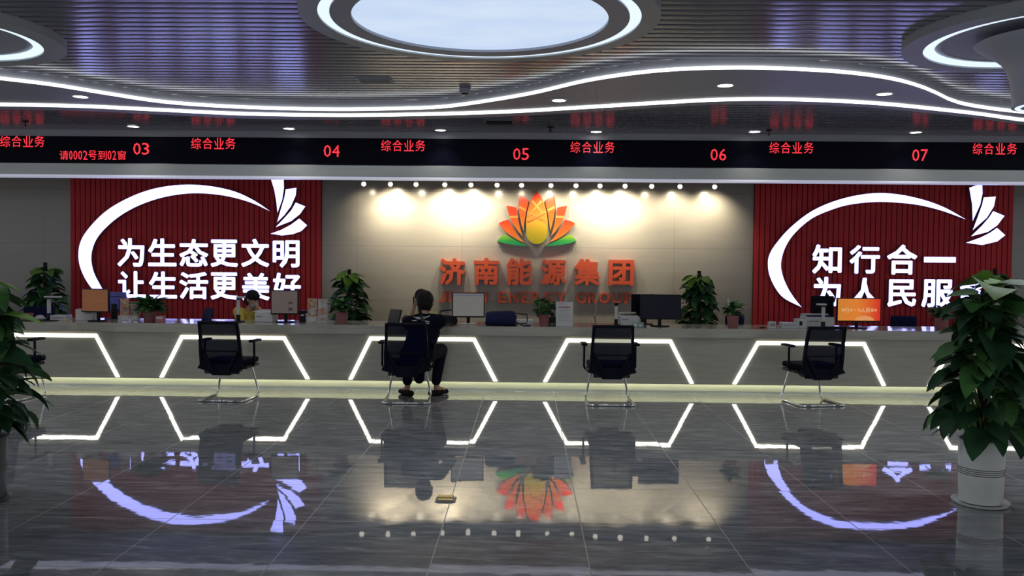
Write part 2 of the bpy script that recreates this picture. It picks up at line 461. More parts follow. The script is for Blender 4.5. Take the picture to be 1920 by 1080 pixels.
def sky_diffuser():
    m = bpy.data.materials.new('stretch_ceiling_diffuser'); N, L, B = nt(m)
    tc = N.new('ShaderNodeTexCoord'); nz = N.new('ShaderNodeTexNoise'); nz.inputs['Scale'].default_value = 1.3; nz.inputs['Detail'].default_value = 3
    mp = N.new('ShaderNodeMapping'); mp.inputs['Scale'].default_value = (1, 2, 1); L.new(tc.outputs['Object'], mp.inputs[0]); L.new(mp.outputs[0], nz.inputs['Vector'])
    rp = N.new('ShaderNodeValToRGB'); rp.color_ramp.elements[0].position = 0.3; rp.color_ramp.elements[1].position = 0.7
    rp.color_ramp.elements[0].color = (*lin(192, 214, 245), 1); rp.color_ramp.elements[1].color = (*lin(212, 228, 248), 1)
    L.new(nz.outputs['Fac'], rp.inputs[0]); L.new(rp.outputs[0], B.inputs['Emission Color']); B.inputs['Emission Strength'].default_value = 0.97
    B.inputs['Base Color'].default_value = (0.02, 0.02, 0.02, 1); B.inputs['Roughness'].default_value = 0.5
    return m


p = PZ(898, 98, ZR); q0, q1 = PZ(649, 20, ZR), PZ(1146, 25, ZR)
rd = (q1.x - q0.x) / 2; cx = (q0.x + q1.x) / 2; cy = p.y - rd
r1 = PZ(898, 110.5, ZR).y - cy
ring_lamp(cx, cy, rd, (r1 - 0.085, r1), r1 + 0.125, 'large round ceiling light with pale sky blue luminous disc and outer glowing ring', True, sky_diffuser())
q = PZ(57, 73, ZR)
ring_lamp(q.x - 0.80, q.y - 0.02, 0, (0.725, 0.805), 0.805 + 0.165, 'round ceiling light at the far left with a glowing ring around a grey disc', False, None, 70)
q = PZ(1749, 78, ZR)
ring_lamp(q.x + 0.92, q.y - 0.02, 0, (0.835, 0.92), 0.92 + 0.15, 'round ceiling light at the far right with a glowing ring above a flared pendant', False, None, 90, -0.55)
# flared pendant under the right ring
pc = PZ(1975, 70, ZR); pc.z = 0
root = empty('pendant_light', (pc.x, pc.y, 2.78), 'flared grey trumpet shaped pendant hanging under the right ceiling ring', 'pendant light')
sp = FPX / pc.y
mb = MB(); mb.lathe([(0.26, 0.0), (0.255, 0.03), (0.265, 0.12), (0.275, 0.2), (0.30, 0.28), (0.335, 0.34), (0.39, 0.39), (0.45, 0.43), (0.52, 0.48)], 64)
mb.build('shade', M_GYPSUM, root, smooth=True)
mb = MB(); annulus(mb, 0, 0, 0.20, 0.235, -0.004, 0.02, 64); mb.build('light_ring', M_RING, root)

# LED board, silver fascia
zb0, zb1 = PY(960, 312, YL).z, PY(960, 261, YL).z
zs0 = PY(960, 334, YL).z
mb = MB(); mb.box(XL, XR, YL + 0.02, YL + 0.16, zb1, ZC + 0.05)
struct(mb, 'trim_1', M_GYPSUM)
mb = MB(); mb.bbox(XL, XR, YL - 0.03, YL + 0.16, zs0, zb0, 0.008)
struct(mb, 'trim_2', M_SILVER, smooth=True)
mb = MB(); mb.box(XL, XR, YL - 0.035, YL + 0.165, zs0 - 0.030, zs0 - 0.001)
tag(mb.build('light_strip', M_LIP_GLOW), 'thin pale metal lip with added glow along the lower edge of the silver fascia', 'light strip')  # no lamp: a metal lip given a glow to look lit
led = empty('led_display', (0, YL, zb0), 'long black dot matrix display board with red queue numbers', 'led display')
mb = MB(); mb.box(XL, XR, 0, 0.14, 0.0005, zb1 - zb0 - 0.0005); mb.build('screen_housing', M_BOARD, led)


# ---------------------------------------------------------------- lettering
_G = {}
def glyph(ch, offset):
    k = (ch, offset)
    if k not in _G:
        c = bpy.data.curves.new('glyph', 'FONT'); c.body = ch; c.size = 1; c.offset = offset; c.extrude = 0.5; c.resolution_u = 2
        o = bpy.data.objects.new('glyph', c); COL.objects.link(o); bpy.context.view_layer.update()
        me = bpy.data.meshes.new_from_object(o.evaluated_get(bpy.context.evaluated_depsgraph_get()))
        vs = [v.co.copy() for v in me.vertices]; fs = [tuple(f.vertices) for f in me.polygons]
        nz = [f.normal.z for f in me.polygons]
        bpy.data.objects.remove(o); bpy.data.curves.remove(c); bpy.data.meshes.remove(me)
        x0, x1 = min(v.x for v in vs), max(v.x for v in vs); y0, y1 = min(v.y for v in vs), max(v.y for v in vs)
        _G[k] = ([((v.x - x0) / (x1 - x0), (v.y - y0) / (y1 - y0), v.z + 0.5) for v in vs], fs, nz, (x0, x1, y0, y1))
    return _G[k]


def put_glyph(mb, ch, bold, x0, x1, z0, z1, yb, depth):       # a standing character: back at yb, front at yb - depth
    V, F, NZ, _ = glyph(ch, 0.0)                                 # bold strokes: the stroke swept round a small circle
    r = bold * (z1 - z0) if ch != '一' else bold * (x1 - x0) * 0.6
    k = 8 if bold > 0.01 else 1
    if k == 1: r = 0
    x0 += r; x1 -= r; z0 += r; z1 -= r
    for j in range(k):
        dx, dz, e = r * math.cos(2 * math.pi * j / k + 0.39), r * math.sin(2 * math.pi * j / k + 0.39), 0.00015 * j
        n = len(mb.v); mb.v += [(x0 + dx + a * (x1 - x0), yb - c * (depth - e), z0 + dz + b * (z1 - z0)) for a, b, c in V]
        for f, nz in zip(F, NZ):
            mb.f.append(tuple(i + n for i in f)); mb.mi.append(0 if nz > 0.5 else 1)


def sign_char(ch, px, offset, Y, depth, mats, name, label, cat, group):
    a, b = PY(px[0], px[3], Y), PY(px[2], px[1], Y)
    cxm = (a.x + b.x) / 2
    mb = MB(); put_glyph(mb, ch, offset, a.x - cxm, b.x - cxm, 0, b.z - a.z, 0, depth)
    o = mb.build(name, mats, fix=False); o.location = (cxm, Y, a.z)
    return tag(o, label, cat, group)


def led_text(s, cxp, cyp, w, h, label):
    n = len(s); cw = w / n; mb = MB()
    for i, ch in enumerate(s):
        x0 = cxp - w / 2 + i * cw
        narrow = ch in '0123456789i'
        a, b = PY(x0 + cw * 0.07, cyp + h / 2, YL), PY(x0 + cw * 0.93, cyp - h / 2, YL)
        put_glyph(mb, ch, 0.004, a.x, b.x, a.z - zb0, b.z - zb0, -0.0005, 0.004)
    o = mb.build('lit_text', [M_RED_LED, M_RED_LED], led, fix=False); o['label'] = label


for i, (x, y) in enumerate(((42, 265), (400, 269), (756, 273), (1111, 276), (1484, 277), (1865, 279))):
    led_text('综合业务', x, y, 86, 21, 'red lit service name')
for s, x, y in (('03', 265, 279), ('04', 622, 283), ('05', 977, 289), ('06', 1347, 290), ('07', 1725, 291)):
    led_text(s, x, y, 32, 22, 'red lit window number')
def led_line(items, cyp, h):
    mb = MB()
    for ch, x0, x1 in items:
        a, b = PY(x0, cyp + h / 2, YL), PY(x1, cyp - h / 2, YL)
        put_glyph(mb, ch, 0.004, a.x, b.x, a.z - zb0, b.z - zb0, -0.0005, 0.004)
    mb.build('lit_text', [M_RED_LED, M_RED_LED], led, fix=False)['label'] = 'red lit calling message'
led_line([('请', 112, 128), ('0', 130, 136), ('0', 138, 145), ('0', 147, 154), ('2', 156, 164), ('号', 166, 181), ('到', 184, 200), ('0', 202, 209), ('2', 211, 218), ('窗', 221, 236)], 291, 17)

# ---------------------------------------------------------------- red slat panels and their signs
YP = YW - 0.06
def slat_panel(px0, px1, label):
    a, b = PY(px0, 340, YP), PY(px1, 340, YP); n = round((b.x - a.x) / 0.085); w = (b.x - a.x) / n; zt = 2.949
    root = empty('slat_wall_panel', ((a.x + b.x) / 2, YW, 0.0), label, 'wall panel', 'red slat wall panels')
    h = (b.x - a.x) / 2
    mb = MB()
    for i in range(n):
        x0 = -h + i * w; mb.box(x0 + 0.007, x0 + w - 0.007, -0.06, -0.03, 0.01, zt)
    mb.build('slats', M_REDSLAT, root)
    mb = MB(); mb.box(-h, h, -0.03, -0.002, 0.005, zt); mb.build('backing_board', M_REDGAP, root)
    return a.x, b.x


slat_panel(131, 602, 'red vertical slat wall panel on the left with two rows of six characters')
slat_panel(1416, 1902, 'red vertical slat wall panel on the right behind the tall foreground plant')
SIGNS = [M_SIGN, M_SIGNSIDE]
YS = YP - 0.03
ordn = ['first', 'second', 'third', 'fourth', 'fifth', 'sixth']


def z3(x0, y0, x1, y1, ox, oy, s):
    return (ox + x0 / s, oy + y0 / s, ox + x1 / s, oy + y1 / s)


rows = [('left', 'upper', '为生态更文明', [(668, 380, 820, 540), (840, 382, 1000, 538), (1015, 386, 1178, 540), (1190, 388, 1345, 542), (1362, 384, 1520, 542), (1538, 392, 1690, 545)], (0, 320, 3)),
        ('left', 'lower', '让生活更美好', [(672, 565, 828, 716), (845, 567, 1003, 718), (1015, 570, 1178, 722), (1190, 572, 1345, 724), (1365, 575, 1522, 728), (1538, 575, 1697, 730)], (0, 320, 3)),
        ('right', 'upper', '知行合一', [(792, 392, 952, 545), (988, 395, 1153, 545), (1185, 392, 1350, 550), (1382, 457, 1552, 486)], (1240, 320, 2.8235)),
        ('right', 'lower', '为人民服务', [(795, 562, 947, 716), (990, 567, 1150, 716), (1188, 575, 1345, 720), (1368, 575, 1542, 722), (1562, 576, 1722, 722)], (1240, 320, 2.8235))]
for side, row, text, boxes, (ox, oy, s) in rows:
    for i, (ch, b) in enumerate(zip(text, boxes)):
        sign_char(ch, z3(*b, ox, oy, s), 0.031, YS, 0.05, SIGNS, 'sign_character',
                  'white glowing character, %s in the %s row on the %s red panel' % (ordn[i], row, side), 'sign character', 'white characters on the %s red panel' % side)


def crescent(outer, inner, ox, oy, s, label):
    def resample(P, n):
        P = [Vector((x, y, 0)) for x, y in P]
        # Catmull-Rom through the points
        out = []
        for k in range(n + 1):
            t = k / n * (len(P) - 1); i = min(int(t), len(P) - 2); u = t - i
            a, b, c, d = P[max(i - 1, 0)], P[i], P[i + 1], P[min(i + 2, len(P) - 1)]
            out.append(0.5 * ((2 * b) + (c - a) * u + (2 * a - 5 * b + 4 * c - d) * u * u + (3 * b - a - 3 * c + d) * u ** 3))
        return out
    A = [PY(ox + p.x / s, oy + p.y / s, YS) for p in resample(outer, 60)]
    B = [PY(ox + p.x / s, oy + p.y / s, YS) for p in resample(inner, 60)]
    c = (A[0] + A[-1]) / 2; c = Vector((c.x, YS, A[-1].z))
    n = len(A); mb = MB()
    vs = [p - c for p in A + B] + [p - c - Vector((0, 0.05, 0)) for p in A + B]
    F = [(i, i + 1, n + i + 1, n + i) for i in range(n - 1)]
    mb.cur = 1; mb.add(vs, F + [(i, i + 1, 2 * n + i + 1, 2 * n + i) for i in range(n - 1)] + [(n + i, n + i + 1, 3 * n + i + 1, 3 * n + i) for i in range(n - 1)])
    k = len(mb.f); mb.f += [tuple(j + 2 * n for j in f) for f in F]; mb.mi += [0] * (n - 1)
    o = mb.build('sign_crescent', SIGNS); o.location = c
    return tag(o, label, 'sign', 'white crescents on the red panels')


crescent([(1524, 229), (1440, 172), (1330, 120), (1200, 90), (1060, 80), (920, 93), (800, 125), (680, 180), (590, 240), (512, 320), (466, 390), (450, 462), (459, 540), (495, 620), (545, 680), (630, 728)],
         [(1524, 229), (1420, 182), (1300, 148), (1180, 131), (1060, 130), (930, 150), (810, 188), (710, 238), (630, 297), (565, 365), (532, 430), (522, 498), (536, 570), (568, 635), (600, 690), (630, 728)],
         0, 320, 3, 'large white glowing crescent sweeping around the two rows on the left red panel')
crescent([(1604, 259), (1500, 200), (1390, 158), (1250, 127), (1110, 121), (950, 150), (800, 210), (680, 300), (600, 390), (566, 450), (560, 505), (572, 565), (605, 630), (650, 678), (738, 722)],
         [(1604, 259), (1480, 214), (1360, 184), (1240, 170), (1120, 167), (990, 181), (890, 210), (790, 255), (700, 333), (650, 410), (629, 490), (638, 555), (665, 620), (700, 675), (738, 722)],
         1240, 320, 2.8235, 'large white glowing crescent around the characters on the right red panel')


def fan(blades, ox, oy, s, label):
    P = [[PY(ox + x / s, oy + y / s, YS) for x, y in b] for b in blades]
    c = Vector((P[3][4].x, YS, min(p.z for p in P[3])))
    root = empty('sign_emblem', c, label, 'sign', 'white fan emblems on the red panels')
    for b in P:
        mb = MB(); k = len(b); mb.cur = 1
        vs = [p - c for p in b] + [p - c - Vector((0, 0.05, 0)) for p in b]
        mb.add(vs, [tuple(range(k))] + [(i, i + k, (i + 1) % k + k, (i + 1) % k) for i in range(k)])
        mb.cur = 0; mb.f.append(tuple(range(k, 2 * k))); mb.mi.append(0)
        mb.build('blade', SIGNS, root)


fan([[(1530, 52), (1600, 44), (1602, 100), (1592, 165), (1566, 238), (1560, 180), (1548, 110)],
     [(1612, 106), (1672, 98), (1668, 140), (1642, 200), (1605, 250), (1564, 291), (1584, 220), (1605, 150)],
     [(1668, 180), (1722, 202), (1692, 245), (1642, 285), (1555, 319), (1600, 272), (1642, 225)],
     [(1688, 270), (1732, 308), (1700, 340), (1652, 358), (1590, 365), (1527, 355), (1590, 332), (1640, 305)]], 0, 320, 3, 'white glowing fan of four blades at the top right of the left red panel')
fan([[(1622, 92), (1690, 68), (1692, 120), (1680, 180), (1640, 268), (1637, 180)],
     [(1698, 143), (1762, 138), (1752, 190), (1715, 250), (1640, 316), (1665, 250), (1690, 180)],
     [(1748, 215), (1808, 240), (1770, 290), (1720, 325), (1631, 348), (1690, 290), (1725, 250)],
     [(1768, 303), (1812, 342), (1770, 375), (1690, 394), (1604, 382), (1680, 355), (1730, 330)]], 1240, 320, 2.8235, 'white glowing fan of four blades at the top right of the right red panel')

# orange lettering on the grey wall
YO = YW - 0.01
for i, (ch, b) in enumerate(zip('济南能源集团', [(672, 492, 820, 642), (865, 491, 1008, 642), (1048, 492, 1196, 643), (1240, 497, 1385, 643), (1428, 497, 1573, 645), (1620, 502, 1765, 646)])):
    sign_char(ch, z3(*b, 600, 320, 3), 0.036, YO, 0.09, [M_ORANGE, M_ORANGE], 'sign_character',
              'thick orange character, %s from the left below the lotus emblem' % ordn[i], 'sign character', 'orange characters below the lotus')
lat = [('J', 667, 712, 'first word, its opening letter J'), ('I', 725, 737, 'first word, its upright letter I'), ('N', 752, 800, 'first word, its middle letter N'), ('A', 810, 868, 'first word, its letter A behind the monitor'), ('N', 880, 940, 'first word, its closing letter N'),
       ('E', 1003, 1050, 'second word, its opening letter E'), ('N', 1063, 1118, 'second word, its letter N'), ('E', 1132, 1176, 'second word, its later letter E'), ('R', 1190, 1240, 'second word, its letter R'), ('G', 1252, 1312, 'second word, its letter G'), ('Y', 1322, 1385, 'second word, its closing letter Y'),
       ('G', 1438, 1496, 'third word, its opening letter G'), ('R', 1507, 1557, 'third word, its letter R'), ('O', 1567, 1630, 'third word, its round letter O'), ('U', 1642, 1695, 'third word, its letter U'), ('P', 1710, 1767, 'third word, its closing letter P')]
for ch, x0, x1, w in lat:
    dy = (x0 - 667) * 0.006
    sign_char(ch, z3(x0, 678 + dy, x1, 741 + dy, 600, 320, 3), 0.035, YO, 0.035, [M_ORANGE, M_ORANGE], 'sign_letter',
              'small orange capital in the %s' % w, 'sign letter', 'orange capitals of the lower line')

# lotus emblem (zoom crop of the photo: 8.306 px per pixel from (920, 350))
def L8(pts):
    return [PY(920 + x / 8.306, 350 + y / 8.306, YLO) for x, y in pts]
YLO = YW - 0.004
lc = PY(1006, 466, YLO)
lot = empty('lotus_emblem', lc, 'orange lotus flower emblem with yellow disc and green leaves on the wall', 'emblem')
zt, z0 = PY(1006, 358, YLO).z - lc.z, 0.0
RED, ORA, AMB, YEL = lin(226, 62, 34), lin(235, 110, 40), lin(240, 160, 60), lin(225, 200, 60)
G_MID = gradient_z('petal_middle', [(0.2, YEL), (0.5, AMB), (0.72, ORA), (0.9, RED)], z0, zt)
G_UP = gradient_z('petal_upper', [(0.3, AMB), (0.55, ORA), (0.85, RED)], z0, zt)
G_SIDE = gradient_z('petal_side', [(0.18, AMB), (0.42, ORA), (0.62, RED)], z0, zt)
G_LOW = gradient_z('petal_lower', [(0.10, AMB), (0.28, ORA), (0.46, RED)], z0, zt)
G_LEAF = gradient_z('emblem_leaf', [(0.04, lin(25, 150, 105)), (0.14, lin(60, 170, 70)), (0.22, lin(150, 190, 50))], z0, zt)
G_DISC = gradient_z('emblem_disc', [(0.05, lin(190, 185, 25)), (0.3, lin(222, 190, 45)), (0.42, lin(235, 185, 60))], z0, zt)
M_LOTSIDE = mat('emblem_return', (0.50, 0.46, 0.38), 0.4)
mir = lambda pts: [(1436 - x, y) for x, y in pts]
mid = [(718, 70), (785, 160), (835, 270), (868, 400), (885, 540), (880, 680), (860, 790), (800, 870), (718, 900), (636, 870), (576, 790), (556, 680), (551, 540), (570, 400), (603, 270), (655, 160)]
up = [(455, 135), (530, 170), (592, 220), (570, 320), (545, 430), (525, 560), (512, 690), (480, 590), (452, 470), (436, 340), (440, 230)]
side = [(248, 300), (330, 312), (402, 330), (410, 420), (430, 540), (462, 660), (500, 775), (420, 690), (340, 570), (285, 440)]
low = [(125, 572), (200, 535), (285, 518), (320, 600), (385, 700), (450, 790), (530, 875), (420, 830), (320, 770), (220, 690), (150, 610)]
leaf = [(102, 848), (150, 790), (205, 745), (300, 785), (400, 840), (500, 885), (595, 925), (480, 925), (350, 912), (220, 885)]
def emb(pts, m, nm, d, lb=None, back=0.0):
    P = [p - lc for p in L8(pts)]; k = len(P); mb = MB(); mb.cur = 1
    vs = [p - Vector((0, back, 0)) for p in P] + [p - Vector((0, d, 0)) for p in P]
    mb.add(vs, [tuple(range(k))] + [(i, i + k, (i + 1) % k + k, (i + 1) % k) for i in range(k)])
    mb.cur = 0; mb.f.append(tuple(range(k, 2 * k))); mb.mi.append(0)
    o = mb.build(nm, [m, M_LOTSIDE], lot)
    if lb: o['label'] = lb
emb(mid, G_MID, 'petal', 0.08, 'tall middle petal')
for fn in (lambda p: p, mir):
    emb(fn(up), G_UP, 'petal', 0.07); emb(fn(side), G_SIDE, 'petal', 0.07); emb(fn(low), G_LOW, 'petal', 0.07)
    emb(fn(leaf), G_LEAF, 'leaf', 0.07, 'green leaf')
emb([(718 + 164 * math.cos(2 * math.pi * i / 40), 722 + 175 * math.sin(2 * math.pi * i / 40)) for i in range(40)], G_DISC, 'disc', 0.10, 'yellow disc', 0.081)
M_RIB = mat('emblem_pale_line', lin(238, 150, 78), 0.3)
def emb_line(a, b, w, y):      # pale crossing lines printed on the middle petal
    a, b = L8([a, b]); d = (b - a).normalized(); n = Vector((-d.z, 0, d.x)) * w
    mb = MB(); mb.prism([a - lc + n - Vector((0, y, 0)), b - lc + n - Vector((0, y, 0)), b - lc - n - Vector((0, y, 0)), a - lc - n - Vector((0, y, 0))], (0, -0.002, 0))
    mb.build('pale_line', M_RIB, lot)
for k, (a, b) in enumerate((((645, 225), (850, 460)), ((570, 395), (860, 545)))):
    emb_line(a, b, 0.015, 0.0802 + 0.0022 * k); emb_line(*mir([a, b]), 0.015, 0.0846 + 0.0022 * k)
emb_line((445, 320), (545, 375), 0.018, 0.0702); emb_line((300, 478), (425, 472), 0.018, 0.0702)
emb_line(*mir([(445, 320), (545, 375)]), 0.018, 0.0702); emb_line(*mir([(300, 478), (425, 472)]), 0.018, 0.0702)

# ---------------------------------------------------------------- spotlights above the wall
spots = [682, 732, 780, 834, 883, 932, 978, 1033, 1080, 1125, 1172, 1222, 1275, 1340]
power = [3, 26, 5, 24, 26, 6, 3, 9, 8, 24, 26, 6, 11, 14]
YSP = YW - 0.42
on = ['first', 'second', 'third', 'fourth', 'fifth', 'sixth', 'seventh', 'eighth', 'ninth', 'tenth', 'eleventh', 'twelfth', 'thirteenth', 'fourteenth']
for i, (x, pw) in enumerate(zip(spots, power)):
    c = PY(x, 345 + (x - 682) * 0.008, YSP)
    root = empty('spotlight', (c.x, c.y, 2.95), 'small round spotlight over the grey wall, %s from the left' % on[i], 'spotlight', 'spotlights above the lotus wall')
    h = c.z - 2.95
    mb = MB(); mb.tube([(0, 0, 0), (0, 0, h + 0.03)], 0.008); mb.lathe([(0.03, -0.012), (0.03, -0.0005)], 16); mb.build('stem', M_WHITEP, root)
    R = Euler((math.radians(28), 0, 0)).to_matrix().to_4x4()
    mb = MB(); mb.sphere((0, 0, h), 0.040); mb.build('globe', M_SPOT, root, smooth='all')
    mb = MB(); mb.lathe([(0.018, 0.036), (0.026, 0.03), (0.026, 0.06), (0.012, 0.066)], 16, c=(0, 0, h)); mb.build('socket', M_WHITEP, root, smooth=True)
    ld = bpy.data.lights.new('spot_lamp', 'SPOT'); ld.energy = pw * 3.6; ld.color = (1.0, 0.86, 0.62); ld.spot_size = math.radians(115); ld.spot_blend = 1.0; ld.shadow_soft_size = 0.035
    lo = bpy.data.objects.new('spot_lamp', ld); COL.objects.link(lo); lo.parent = root
    lo.location = (0, 0.02, h - 0.06); lo.rotation_euler = (math.radians(41), 0, 0)

# ---------------------------------------------------------------- recessed downlights
wave_l = [(151, 181, 'left'), (1048, 188, 'middle'), (1360, 160, 'middle right'), (1658, 176, 'right')]
dn = [(151, 181, 'in the wave band at the far left'), (1048, 188, 'in the wave band, second from the left'), (1360, 160, 'in the widest stretch of the wave band'), (1658, 176, 'in the wave band at the right end'),
      (250, 237, 'over window number 03 on the display'), (542, 241, 'before the display, left of window number 04'), (826, 244, 'before the display between numbers 04 and 05'), (1118, 247, 'before the display between numbers 05 and 06'),
      (1415, 247, 'before the display just right of number 06'), (1717, 248, 'over window number 07 on the display')]
for i, (x, y, w) in enumerate(dn):
    zz = ZWV if i < 4 else ZC
    c = PZ(x, y, zz - 0.004)
    if i >= 4: c.y = min(c.y, YL - 0.16)
    root = empty('downlight', (c.x, c.y, zz), 'round white downlight %s' % w, 'downlight', 'downlights in the ceiling')
    r = 0.072
    mb = MB(); annulus(mb, 0, 0, r, r + 0.016, -0.009, 0.0088, 32); mb.build('trim_ring', M_WHITEP, root)
    mb = MB(); mb.lathe([(r, -0.006), (r, -0.0005)], 32); mb.build('lens', M_DOWN, root)
    ld = bpy.data.lights.new('downlight_lamp', 'SPOT'); ld.energy = 16; ld.color = (1.0, 0.96, 0.88); ld.spot_size = math.radians(110); ld.spot_blend = 0.8; ld.shadow_soft_size = 0.06
    lo = bpy.data.objects.new('downlight_lamp', ld); COL.objects.link(lo); lo.parent = root; lo.location = (0, 0, -0.02)

# vents, sprinklers, projector-like box on the ceiling
c = PZ(703, 150, ZC)
root = empty('air_vent', (c.x, c.y, ZC), 'grey slatted air vent in the ceiling below the big round light', 'air vent')
mb = MB(); mb.box(-0.17, 0.17, -0.10, 0.10, -0.012, 0.001); mb.build('frame', M_GYPSUM, root)
mb = MB()
for k in range(6): mb.box(-0.14, 0.14, -0.08 + k * 0.028, -0.066 + k * 0.028, -0.02, -0.0125)
mb.build('slats', M_GREYP, root)
c = PZ(936, 226, ZC)
root = empty('air_vent', (c.x, c.y, ZC), 'dark narrow air vent behind the wave band', 'air vent')
mb = MB(); mb.box(-0.19, 0.19, -0.10, 0.10, -0.02, 0.001); mb.build('frame', M_GREYP, root)
mb = MB(); mb.box(-0.16, 0.16, -0.101, 0.07, -0.04, -0.0205); mb.build('opening', M_BLACK, root)
c = PZ(872, 166, ZC)
root = empty('ceiling_sensor', (c.x, c.y, ZC), 'small grey box with dark base under the slats before the wave band', 'sensor')
mb = MB(); mb.bbox(-0.055, 0.055, -0.055, 0.055, -0.05, 0.0, 0.008); mb.build('housing', M_GYPSUM, root)
mb = MB(); mb.lathe([(0.03, -0.06), (0.04, -0.0505)], 20); mb.build('lens', M_BLACK, root)
for x, y, w in ((48, 231, 'over the left end of the display'), (1032, 242, 'before the display right of number 05'), (1442, 248, 'beside the downlight right of number 06')):
    c = PZ(x, y - 4, ZC); c.y = min(c.y, YL - 0.12)
    root = empty('sprinkler', (c.x, c.y, ZC), 'small dark sprinkler head %s' % w, 'sprinkler', 'sprinklers in the ceiling')
    mb = MB(); mb.lathe([(0.045, -0.012), (0.03, 0.0)], 16); mb.build('escutcheon', M_BLACK, root)
    mb = MB(); mb.tube([(0, 0, -0.01), (0, 0, -0.06)], 0.009); mb.lathe([(0.022, -0.066), (0.022, -0.06)], 12); mb.build('nozzle', M_BLACK, root)

# ---------------------------------------------------------------- reception counter
YT = YF - 0.045; ZS = PY(960, 630, YT).z; ZPL = PY(960, 715, YF).z; DEPTH = 0.78
ctr = empty('reception_counter', (0, YF, 0), 'long grey stone reception counter with glowing trapezoid outlines', 'counter')
mb = MB(); mb.bbox(XL, XR, -0.045, DEPTH, ZS, ZT, 0.006); mb.build('countertop', M_TOP, ctr, smooth=True)
mb = MB(); mb.box(XL, XR, 0, DEPTH - 0.05, ZPL, ZS - 0.001); mb.box(XL, XR, 0, 0.010, ZPL - 0.013, ZPL); mb.build('front_panel', M_COUNTER, ctr)  # lower lip added to keep the light line out of floor reflections
mb = MB(); mb.box(XL, XR, 0.09, DEPTH - 0.1, 0.0, ZPL - 0.001); mb.build('plinth', M_PLINTH, ctr)
mb = MB(); mb.box(XL, XR, 0.035, 0.055, ZPL - 0.0035, ZPL - 0.0005); o = mb.build('under_light', M_UNDER, ctr); o['label'] = 'greenish white light line'
mb = MB(); mb.box(XL, XR, 0.078, 0.0895, 0.0, 0.022); mb.build('base_trim', M_SILVER, ctr)['label'] = 'pale metal base trim'
traps = [((-56, 709), (-12, 627.5), (180, 629), (221, 711)), ((303, 711), (341, 632), (533, 633.5), (577, 713)), ((657, 714), (695, 634.5), (889, 636.5), (929, 716)),
         ((1022, 717), (1064, 638.5), (1257, 640), (1297, 720)), ((1377, 721), (1421, 643), (1620, 645), (1657, 724)), ((1742, 727), (1787, 648), (1985, 650), (2022, 730))]
for tr in traps:
    P = [PY(x, y, YF) for x, y in tr]; P[0].z = P[3].z = ZPL
    zt2 = (P[1].z + P[2].z) / 2; P[1].z = P[2].z = zt2
    w = 0.021; A = []; B = []
    for i, p in enumerate(P):
        d0 = (P[i] - P[i - 1]).normalized() if i else (P[1] - P[0]).normalized(); d1 = (P[i + 1] - P[i]).normalized() if i < 3 else d0
        n0, n1 = Vector((-d0.z, 0, d0.x)), Vector((-d1.z, 0, d1.x)); nn = (n0 + n1).normalized(); k = w / max(0.3, nn.dot(n0))
        A.append(p + nn * k); B.append(p - nn * k)
    for L_ in (A, B):
        for i, j in ((0, 1), (3, 2)):
            d = L_[i] - L_[j]; L_[i] = L_[j] + d * ((ZPL - L_[j].z) / d.z)
    mb = MB(); mb.ribbon([a - Vector((0, YF + 0.001, 0)) for a in A], [b - Vector((0, YF + 0.001, 0)) for b in B], (0, -0.006, 0))
    mb.build('light_strip', M_STRIP, ctr)
print('geom YF %.2f YW %.2f YL %.2f ZT %.2f ZS %.2f ZPL %.2f' % (YF, YW, YL, ZT, ZS, ZPL))
#@@OBJECTS
# ---------------------------------------------------------------- helpers for things on the counter
def at(px, py):
    p = PZ(px, py, ZT); Y = min(max(p.y, YF + 0.06), YF + 0.30)
    q = PY(px, py, Y); return Vector((q.x, Y, ZT))
def mpp(p): return p.y / FPX                  # metres per photo pixel at a point


